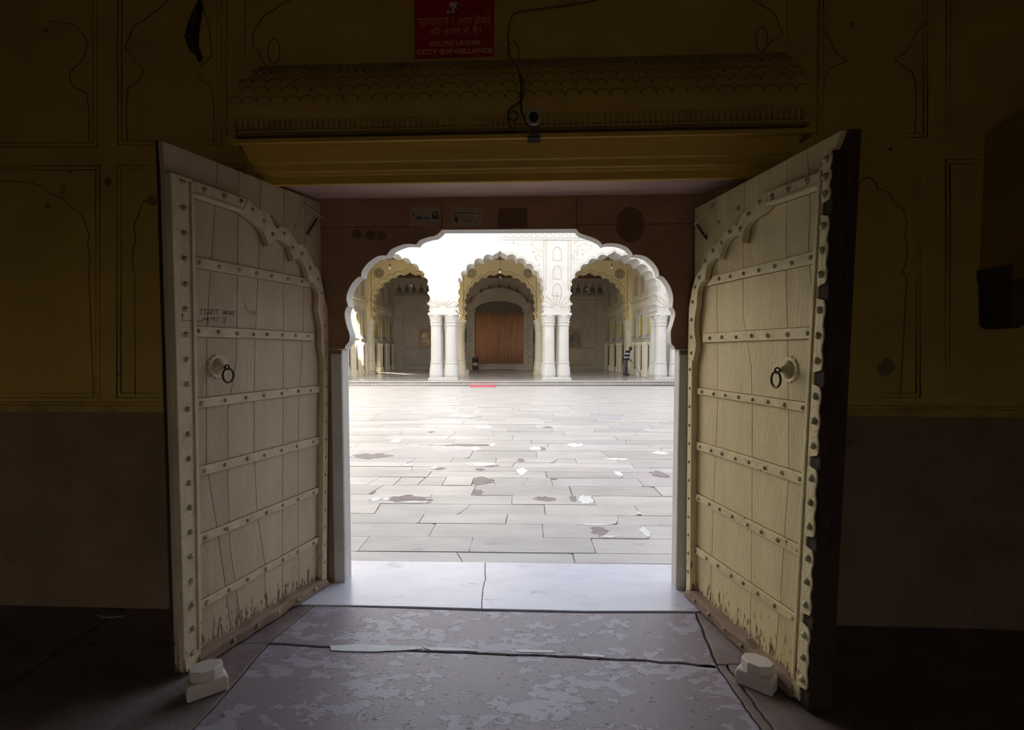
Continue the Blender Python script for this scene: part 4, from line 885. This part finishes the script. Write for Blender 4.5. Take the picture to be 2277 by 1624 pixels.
# side walls with small arched niches over slim columns
def side_wall(s_, name):
    A0 = s_*7.6; o = build(MB().box(min(A0, A0+s_*.5), max(A0, A0+s_*.5), Bf+TK, Bk+.2, FZ, 6.8), name, 'cream', frame=PAV, kind='structure', label='cream side wall of the pavilion with niches')
    f = A0-s_*.004
    for b0_, b1_ in ((Bf+TK+.3, Br-.2), (Br+1.0, Bk-.2)):
        n = 3; wd = (b1_-b0_)/n
        for k in range(n):
            bc = b0_+wd*(k+.5); hw_ = wd*.30
            # niche: yellow back, white cusped surround
            q = [(bc-hw_, 2.35), (bc-hw_, 3.0)]+lobes([(bc-hw_, 3.0), (bc-hw_*.9, 3.3), (bc-hw_*.5, 3.5), (bc, 3.68), (bc+hw_*.5, 3.5), (bc+hw_*.9, 3.3), (bc+hw_, 3.0)], .2, 4, 1)+[(bc+hw_, 2.35)]
            build(MB().prism(q, f, f-s_*.02, 'x'), 'niche_panel', 'niche', o)
            pts = [(f-s_*.03, p, z) for p, z in q]
            build(MB().tube(pts, .05, 6, True), 'niche_surround', 'white', o)
            build(MB().box(min(f, f-s_*.12), max(f, f-s_*.12), bc-hw_-.1, bc+hw_+.1, 2.2, 2.3), 'niche_sill', 'white', o)
            build(MB().prism([(bc-.13, .5), (bc-.13, 1.9), (bc, 2.1), (bc+.13, 1.9), (bc+.13, .5)], f, f-s_*.01, 'x'), 'dark_slot', 'dark', o)
            for e in (-1, 1): build(MB().lathe([(.13, 0), (.13, .3), (.085, .35), (.085, 1.6), (.13, 1.7), (.13, 1.8)], 10, (f-s_*.04, bc+e*hw_*1.15, FZ)), 'slim_column', 'cream', o)
        build(MB().box(min(f, f-s_*.15), max(f, f-s_*.15), b0_, b1_, 4.25, 4.35), 'ledge', 'cream', o)
        for k in range(int((b1_-b0_)/.45)):
            bc = b0_+.45*k+.2; build(MB().prism([(bc-.12, 3.9), (bc-.12, 4.15), (bc+.12, 4.15), (bc+.12, 3.9)], f, f-s_*.03, 'x'), 'corbel', 'cream', o)
        for k in range(n):
            bc = b0_+wd*(k+.5); build(MB().prism([(bc-.35, 4.6), (bc-.35, 5.5), (bc, 5.85), (bc+.35, 5.5), (bc+.35, 4.6)], f, f-s_*.01, 'x'), 'upper_opening', 'halldim', o)
    return o
side_wall(-1, 'wall_left'); side_wall(1, 'wall_right')
# back wall
bw = build(MB().box(-8.6, 8.6, Bk, Bk+.4, FZ, 6.8), 'wall_back', 'halldim', frame=PAV, kind='structure', label='dim grey-brown back wall of the pavilion')
Z = lambda y: PAV.at(1112, y, Bk).z
X = lambda x: PAV.at(x, 700, Bk).x
for z0_, h_, pr_ in ((Z(659), .14, .12), (Z(655), .06, .18)): build(MB().box(-7.5, -2.6, Bk-pr_, Bk, z0_, z0_+h_).box(2.6, 7.5, Bk-pr_, Bk, z0_, z0_+h_), 'ledge', 'line', bw)
pm = MB()
for s_ in (-1, 1):
    a = 3.0
    while a < 7.4:
        zb_ = Z(650); pm.prism([(s_*a-.14, zb_), (s_*a-.16, zb_+.22), (s_*a, zb_+.42), (s_*a+.16, zb_+.22), (s_*a+.14, zb_)], Bk-.08, Bk); pm.tube([(s_*a, Bk-.04, zb_+.4), (s_*a, Bk-.04, zb_+.62)], .02, 4); a += .52
build(pm, 'cresting', 'linedark', bw)
def wline(pts, r=.016, m='line', closed=False, name='panel_line'): build(MB().tube([(x, Bk-.006, z) for x, z in pts], r, 4, closed), name, m, bw)
for s_ in (-1, 1):
    for o_ in (0, .12): wline([(s_*(3.05+o_), .45+o_), (s_*(3.05+o_), 1.78-o_), (s_*(6.9-o_), 1.78-o_), (s_*(6.9-o_), .45+o_)], closed=True)
    build(MB().box(min(s_*2.9, s_*7.5), max(s_*2.9, s_*7.5), Bk-.05, Bk, 1.86, 1.93), 'dado_rail', 'halldim', bw)
    wline([(s_*6.9, 1.95), (s_*6.9, 5.2), (s_*3.0, 5.2), (s_*3.0, 1.95)]); 
    q = lobes([(s_*5.05-1.5, 3.2), (s_*5.05-1.35, 3.9), (s_*5.05-.8, 4.5), (s_*5.05, 4.95), (s_*5.05+.8, 4.5), (s_*5.05+1.35, 3.9), (s_*5.05+1.5, 3.2)], .15, 5, 1); wline(q)
    for a_ in (-1.0, 0, 1.0):
        q = lobes([(s_*5.05+a_-.35, 2.2), (s_*5.05+a_-.35, 2.9), (s_*5.05+a_, 3.25), (s_*5.05+a_+.35, 2.9), (s_*5.05+a_+.35, 2.2)], .1, 4, 1); wline(q, .012)
# doorway surround, round arch, domelets
dx0, dx1 = X(1038), X(1185); ix0, ix1 = X(1056), X(1164); zt_ = Z(697); zc_ = Z(694)
door_s = empty('doorway_surround', PAV, label='dark carved surround with round arch framing the reed curtains', cat='doorway')
for a0, a1 in ((dx0, ix0), (ix1, dx1)):
    build(MB().box(a0, a1, Bk-.3, Bk, FZ, zc_), 'carved_post', 'halldim', door_s, bevel=.02)
    build(MB().box(a0-.08, a1+.08, Bk-.36, Bk, zc_, zc_+.12), 'post_cap', 'halldim', door_s)
    m_ = (a0+a1)/2; build(MB().lathe([(.30, 0), (.30, .25), (.34, .28), (.32, .42), (.22, .56), (.06, .66), (.03, .9), (.0, .95)], 12, (m_, Bk-.2, zc_+.12)), 'domelet', 'halldim', door_s, smooth=True)
    pm = MB()
    for k in range(7): pm.tube([(m_-.2+.05*(k % 2), Bk-.31, .5+k*.4), (m_+.1, Bk-.31, .7+k*.4), (m_-.05, Bk-.31, .85+k*.4)], .02, 4)
    build(pm, 'floral_relief', 'line', door_s)
cxm = (ix0+ix1)/2; rin = (ix1-ix0)/2+.02
arcp = lambda r, h, z0_: [(cxm-r*cos(pi*k/20), z0_+h*sin(pi*k/20)) for k in range(21)]
band = arcp(rin+.38, Z(638)-zc_-.1, zc_)+arcp(rin, Z(668)-zc_-.1, zc_)[::-1]
build(MB().prism(band, Bk-.45, Bk), 'arch_band', 'halldim', door_s)
build(MB().prism(arcp(rin, Z(668)-zc_-.1, zc_+.0)+[], Bk-.10, Bk-.02), 'tympanum', 'linedark', door_s)
build(MB().box(ix0, ix1, Bk-.22, Bk-.02, zt_, zc_+.02), 'curtain_rail', 'linedark', door_s)
for k in (-2, -1, 0, 1, 2):
    t = pi/2+k*.33; x = cxm+(rin+.38)*cos(t); z = zc_+(Z(638)-zc_-.1)*sin(t); build(MB().tube([(x, Bk-.3, z), (x, Bk-.3, z+.16), (x, Bk-.3, z+.3)], [.05, .06, .01], 6), 'finial', 'linedark', door_s)
build(MB().box(dx0-.2, dx1+.2, Bk-.9, Bk-.05, FZ, FZ+.16), 'door_step', 'halldim', door_s)
for s_, lab in ((-1, 'brown reed curtain half on the side of the dark bin'), (1, 'brown reed curtain half on the side away from the bin')):
    a0, a1 = (ix0, cxm-.04) if s_ < 0 else (cxm+.04, ix1)
    vs = []; fs = []; n = 60
    for r_, z in enumerate((Z(808), Z(750), zt_+.01)):
        for k in range(n+1): vs.append((a0+(a1-a0)*k/n, Bk-.16-.025*sin(k*1.35+s_)-(.02*sin(k*.5) if r_ == 0 else 0), z))
    for r_ in range(2):
        for k in range(n): fs.append((r_*(n+1)+k, r_*(n+1)+k+1, (r_+1)*(n+1)+k+1, (r_+1)*(n+1)+k))
    o = build(MB().add(vs, fs), 'reed_curtain', 'reed', frame=PAV, label=lab, cat='curtain', group='reed curtains in the doorway', smooth=True)
    sf = o.modifiers.new('thick', 'SOLIDIFY'); sf.thickness = .012
# black mat on the step, bin, bucket
build(MB().box(X(1065), X(1150), Bk-1.5, Bk-.95, FZ, FZ+.02), 'door_mat', 'bin', frame=PAV, label='dark mat before the reed curtains', cat='mat')
bp = PAV.fl(1056.5, 820, FZ)
bn = empty('waste_bin', PAV, loc=(X(1056.5)*.968, Bk-1.25, FZ), label='tall dark cylindrical bin before the curtained doorway', cat='bin')
build(MB().lathe([(.20, 0), (.21, .04), (.21, .78), (.22, .80), (.20, .82)], 18), 'drum', 'bin', bn, smooth=True); build(MB().lathe([(.225, .80), (.20, .86), (.05, .88)], 18), 'lid', 'linedark', bn)
build(MB().lathe([(.205, .3), (.216, .3), (.216, .5), (.205, .5)], 18), 'label_band', 'halldim', bn)
bp = PAV.fl(1038.5, 836, FZ)
bn = empty('bucket', PAV, loc=(bp.x, bp.y, FZ), label='small white bucket at the foot of the front pier', cat='bucket')
build(MB().lathe([(.10, 0), (.125, .27), (.135, .275), (.135, .30), (.12, .30), (.095, .02), (.0, .02)], 20, cap=True), 'pail', 'bucket', bn, smooth=True)
build(MB().tube([(.13*cos(t*pi/10), .02, .28+.03*sin(t*pi/10)) for t in range(11)], .006, 5), 'handle', 'iron', bn)
# framed pictures in arched recesses
for x0, x1, y0, y1, m, lab in ((935, 958, 736, 771, 'glasspict', 'gilt framed glazed picture with painted-in shine on the back wall near the bucket side'), (1266, 1291, 737, 773, 'pict', 'gilt framed dark portrait on the back wall near the sweeping man')):
    a0, z1_ = P(x0, y0, Bk); a1, z0_ = P(x1, y1, Bk)
    t = empty('framed_picture', PAV, label=lab, cat='picture')
    top = [(a0+(a1-a0)*k/8, z1_-.25+.25*sin(pi*k/8)) for k in range(9)]
    build(MB().prism([(a0, z0_)]+top+[(a1, z0_)], Bk-.09, Bk-.01), 'frame', 'orange', t)
    q = [(a0+.09+(a1-a0-.18)*k/8, z1_-.32+.22*sin(pi*k/8)) for k in range(9)]
    build(MB().prism([(a0+.09, z0_+.09)]+q+[(a1-.09, z0_+.09)], Bk-.10, Bk-.085), 'picture_sheet', m, t)
    mcx = (a0+a1)/2; rr = (a1-a0)/2+.12
    build(MB().tube([(mcx-rr, Bk-.05, z0_)]+[(mcx-rr*cos(pi*k/10), Bk-.05, z1_-.25+(rr*.75)*sin(pi*k/10)) for k in range(11)]+[(mcx+rr, Bk-.05, z0_)], .06, 6), 'niche_moulding', 'halldim', t)
for x0, x1, lab in ((1031, 1038, 'green shutter beside the doorway near the bin'), (1186, 1193, 'green shutter beside the doorway away from the bin')):
    a0, z1_ = P(x0, 729, Bk); a1, z0_ = P(x1, 763, Bk)
    sh = empty('green_shutter', PAV, label=lab, cat='shutter')
    build(MB().box(a0, a1, Bk-.06, Bk-.01, z0_, z1_), 'panel', 'green', sh)
    build(MB().box(a0-.03, a1+.03, Bk-.07, Bk-.01, z1_, z1_+.06).box(a0-.03, a1+.03, Bk-.07, Bk-.01, z0_-.06, z0_), 'frame', 'halldim', sh)
# hanging bulbs
for px, py, b, zc0, lab in ((1112, 604, 3.2, 6.72, 'bare bulb hanging in the middle of the central arch'), (1112.5, 616, 9.2, 6.72, 'bare bulb hanging deep behind the central arch'), (867, 594, 4.0, 6.72, 'bare bulb in the side arch nearer the shaded leaf'), (914.5, 634, 9.6, 6.72, 'bare bulb deep in the side arch nearer the shaded leaf'), (1360.5, 594, 4.0, 6.72, 'bare bulb in the side arch above the sweeping man'), (1304.5, 643, 9.6, 6.72, 'bare bulb deep in the side arch above the sweeping man')):
    p = PAV.at(px, py, b); t = empty('light_bulb', PAV, loc=tuple(p), label=lab, cat='bulb', group='bulbs hanging in the pavilion')
    build(MB().lathe([(.01, -.11), (.055, -.08), (.07, -.03), (.05, .03), (.03, .06)], 12), 'glass', 'bulb', t, smooth=True)
    build(MB().lathe([(.032, .05), (.032, .12), (.01, .14)], 10), 'holder', 'iron', t)
    build(MB().tube([(0, 0, .13), (0, 0, zc0-p.z)], .006, 5), 'flex', 'wire', t)

# ================================================================== THE SWEEPING MAN
def skin_fig(name, m, pts, edges, rad, parent, sub=2):
    me = bpy.data.meshes.new(name); me.from_pydata(pts, edges, []); me.materials.append(M[m]); o = bpy.data.objects.new(name, me); C.objects.link(o); o.parent = parent
    md = o.modifiers.new('skin', 'SKIN')
    for i, r in enumerate(rad): me.skin_vertices[0].data[i].radius = (r, r) if not isinstance(r, tuple) else r
    me.skin_vertices[0].data[0].use_root = True; md.use_smooth_shade = True
    sb = o.modifiers.new('sub', 'SUBSURF'); sb.levels = sub; sb.render_levels = sub
    return o
mp_ = PAV.fl(1391, 835, FZ)
man = empty('person', Frame(tuple(PAV.m @ Vector((mp_.x, mp_.y, FZ))), PAV.ang-.25), label='man in a dark striped polo and grey trousers bending to sweep the pavilion floor', cat='person')
# local: +x the way he faces, z up
pts = [(0, 0, .86), (.02, 0, 1.02), (.06, 0, 1.18), (.12, 0, 1.33), (.17, 0, 1.41), (.21, 0, 1.47),
       (0, .09, .80), (.03, .10, .45), (.08, .11, .07), (.20, .12, .04),
       (-.02, -.09, .80), (-.04, -.10, .45), (-.09, -.10, .07), (.03, -.11, .04),
       (.11, .17, 1.32), (.10, .21, 1.08), (.24, .17, .90),
       (.11, -.17, 1.32), (.06, -.22, 1.07), (.26, -.14, .86)]
edges = [(0, 1), (1, 2), (2, 3), (3, 4), (4, 5), (0, 6), (6, 7), (7, 8), (8, 9), (0, 10), (10, 11), (11, 12), (12, 13), (3, 14), (14, 15), (15, 16), (3, 17), (17, 18), (18, 19)]
rad = [.10, .095, .10, .09, .06, .055, .08, .05, .04, .035, .08, .05, .04, .035, .04, .036, .03, .04, .036, .03]
body = skin_fig('body', 'skin', pts, edges, rad, man)
# head: shaped lathe with nose, ears, hair
hd = MB(); hc = Vector((.265, 0, 1.545))
def headpt(u, v):
    r = Vector((.098, .077, .118)); p = Vector((sin(v)*cos(u)*r.x, sin(v)*sin(u)*r.y, cos(v)*r.z))
    if p.z < 0: p.x += .012*(-p.z/.118); p.y *= 1-.25*(-p.z/.118); 
    if p.x > 0 and abs(p.y) < .02 and -.035 < p.z < .02: p.x += .018
    return p
vs = []; fs = []; nu, nv = 20, 14
for j in range(nv+1):
    for i in range(nu): vs.append(headpt(2*pi*i/nu, .02+(pi-.04)*j/nv))
for j in range(nv):
    for i in range(nu): fs.append((j*nu+i, (j+1)*nu+i, (j+1)*nu+(i+1) % nu, j*nu+(i+1) % nu))
rot = Matrix.Rotation(radians(32), 4, 'Y')
hm = MB().add([rot @ v + hc for v in vs], fs); build(hm, 'head', 'skin', man, smooth=True)
hv = [rot @ (Vector(v)*1.05+Vector((-.008, 0, .006)))+hc for v in vs]
keep = [f for f in fs if sum(vs[i].z for i in f)/4 > .035 or (sum(vs[i].x for i in f)/4 < -.03 and sum(vs[i].z for i in f)/4 > -.05)]
o = build(MB().add(hv, keep), 'hair', 'hair', man, smooth=True); sf = o.modifiers.new('t', 'SOLIDIFY'); sf.thickness = .006
fm = MB()
for s_ in (-1, 1): fm.lathe([(.006, -.02), (.016, -.01), (.016, .012), (.006, .022)], 8, tuple(rot @ Vector((0, s_*.078, -.005))+hc), ry=.5)
build(fm, 'ears', 'skin', man, smooth=True)
fm = MB()
for s_ in (-1, 1):
    c = rot @ Vector((.088, s_*.03, .012))+hc; fm.lathe([(.004, -.006), (.009, 0), (.004, .006)], 8, tuple(c))
build(fm, 'eyes', 'lens', man)
c = rot @ Vector((.093, 0, -.052))+hc; build(MB().lathe([(.006, -.004), (.012, 0), (.006, .004)], 8, tuple(c), ry=1.7), 'mouth', 'hair', man)
# clothes over the body
skin_fig('polo_shirt', 'shirt', [(-.01, 0, .80), (.0, 0, .92), (.03, 0, 1.06), (.07, 0, 1.20), (.115, 0, 1.33), (.165, 0, 1.42), (.12, .12, 1.33), (.115, .19, 1.27), (.105, .215, 1.10), (.18, .19, .97), (.12, -.12, 1.33), (.11, -.19, 1.27), (.07, -.225, 1.10), (.16, -.18, .95)],
         [(0, 1), (1, 2), (2, 3), (3, 4), (4, 5), (4, 6), (6, 7), (7, 8), (8, 9), (4, 10), (10, 11), (11, 12), (12, 13)], [.16, .165, .155, .165, .17, .10, .14, .12, .095, .07, .14, .12, .095, .07], man)
skin_fig('trousers', 'trouser', [(0, 0, .98), (0, 0, .86), (0, .09, .76), (.03, .10, .45), (.07, .11, .04), (-.02, -.09, .76), (-.04, -.10, .45), (-.09, -.10, .04)], [(0, 1), (1, 2), (2, 3), (3, 4), (1, 5), (5, 6), (6, 7)], [.15, .155, .125, .095, .085, .125, .095, .085], man)
for q in (((.04, .11, .035), (.22, .12, .03)), ((-.12, -.10, .035), (.05, -.11, .03))):
    sm_ = MB().tube([q[0], ((q[0][0]+q[1][0])/2, q[0][1], .04), q[1]], [.05, .055, .04], 10, flat=.7); build(sm_, 'sandal', 'shoe', man, smooth=True)
# hands: palm and five fingers closing on the stick
def hand(c, s_):
    c = Vector(c); hm_ = MB(); hm_.tube([c+Vector((-.03, 0, .02)), c+Vector((.02, 0, -.01)), c+Vector((.05, 0, -.03))], [.022, .032, .028], 8)
    for k in range(4):
        o_ = c+Vector((.045+.006*k, s_*(.026-.017*k), -.03)); L_ = (.045, .052, .05, .04)[k]
        hm_.tube([o_, o_+Vector((L_*.5, 0, -.012)), o_+Vector((L_*.55, 0, -.035)), o_+Vector((L_*.15, 0, -.045))], [.009, .0085, .008, .007], 6)
    o_ = c+Vector((.01, s_*.03, 0)); hm_.tube([o_, o_+Vector((.025, s_*.012, -.02)), o_+Vector((.045, s_*.002, -.04))], [.011, .0095, .008], 6)
    build(hm_, 'hand', 'skin', man, smooth=True)
hand((.26, .16, .875), -1); hand((.29, -.13, .835), 1)
br = empty('broom', man and Frame(tuple(PAV.m @ Vector((mp_.x, mp_.y, FZ))), PAV.ang-.25), label='long-handled broom held by the sweeping man', cat='broom')
build(MB().tube([(.27, .10, .93), (.36, 0, .78), (.83, -.34, .10)], .012, 8), 'handle', 'stick', br, smooth=True)
hm_ = MB()
for k in range(24):
    t = 2*pi*k/24; hm_.tube([(.80+.012*cos(t), -.32+.012*sin(t), .14), (.87+.04*cos(t), -.36+.05*sin(t), .012)], .006, 4)
hm_.tube([(.79, -.315, .16), (.84, -.345, .09)], [.02, .024], 8)
build(hm_, 'bristles', 'broom', br)

for o in (man, br): o.matrix_world = o.matrix_world @ Matrix.Scale(.94, 4)

# ================================================================== THE REST OF THE GATEHOUSE, WITH ADDED LIGHT SHAPERS (behind and above the view)
room = MB()
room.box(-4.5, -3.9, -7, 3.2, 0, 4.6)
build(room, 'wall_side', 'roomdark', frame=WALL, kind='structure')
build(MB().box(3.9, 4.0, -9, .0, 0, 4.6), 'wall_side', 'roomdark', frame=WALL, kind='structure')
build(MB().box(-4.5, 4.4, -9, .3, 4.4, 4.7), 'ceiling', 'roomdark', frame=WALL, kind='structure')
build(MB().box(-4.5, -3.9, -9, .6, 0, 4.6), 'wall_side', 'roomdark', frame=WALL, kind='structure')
# back wall
D0, D1, DH = -.3, .9, 2.2        # added opening behind the view, sized to let in fill light
build(MB().box(-4.5, D0, -9.5, -9, 0, 4.6).box(D1, 4.4, -9.5, -9, 0, 4.6).box(D0, D1, -9.5, -9, DH, 4.6), 'wall_rear', 'roomdark', frame=WALL, kind='structure')
# unseen blocks (low roof, high wing, tower) added and sized to shape the courtyard shadow
for a0, a1, d0, d1, z0_, h_ in ((-14, 4, -9.5, .55, 4.72, 6.8), (-14, -4.5, -9.6, .55, 0, 4.72), (4.0, 20.7, -9.6, .55, 0, 18.6), (20.7, 32, -2.5, .55, 0, 24.0)):
    build(MB().box(a0, a1, d0, d1, z0_, h_), 'wall_shade_block', 'exterior', frame=WALL, kind='structure')
build(MB().box(-14.0, -13.1, .55, 20.5, -.1, 12), 'wall_court_unseen', 'courtwhite', frame=WALL, kind='structure')  # unseen wall, raised and whitened to bounce sun onto the brighter leaf
build(MB().box(13.1, 14.0, .55, 20.5, -.1, 8.5), 'wall_court_unseen', 'white', frame=WALL, kind='structure')
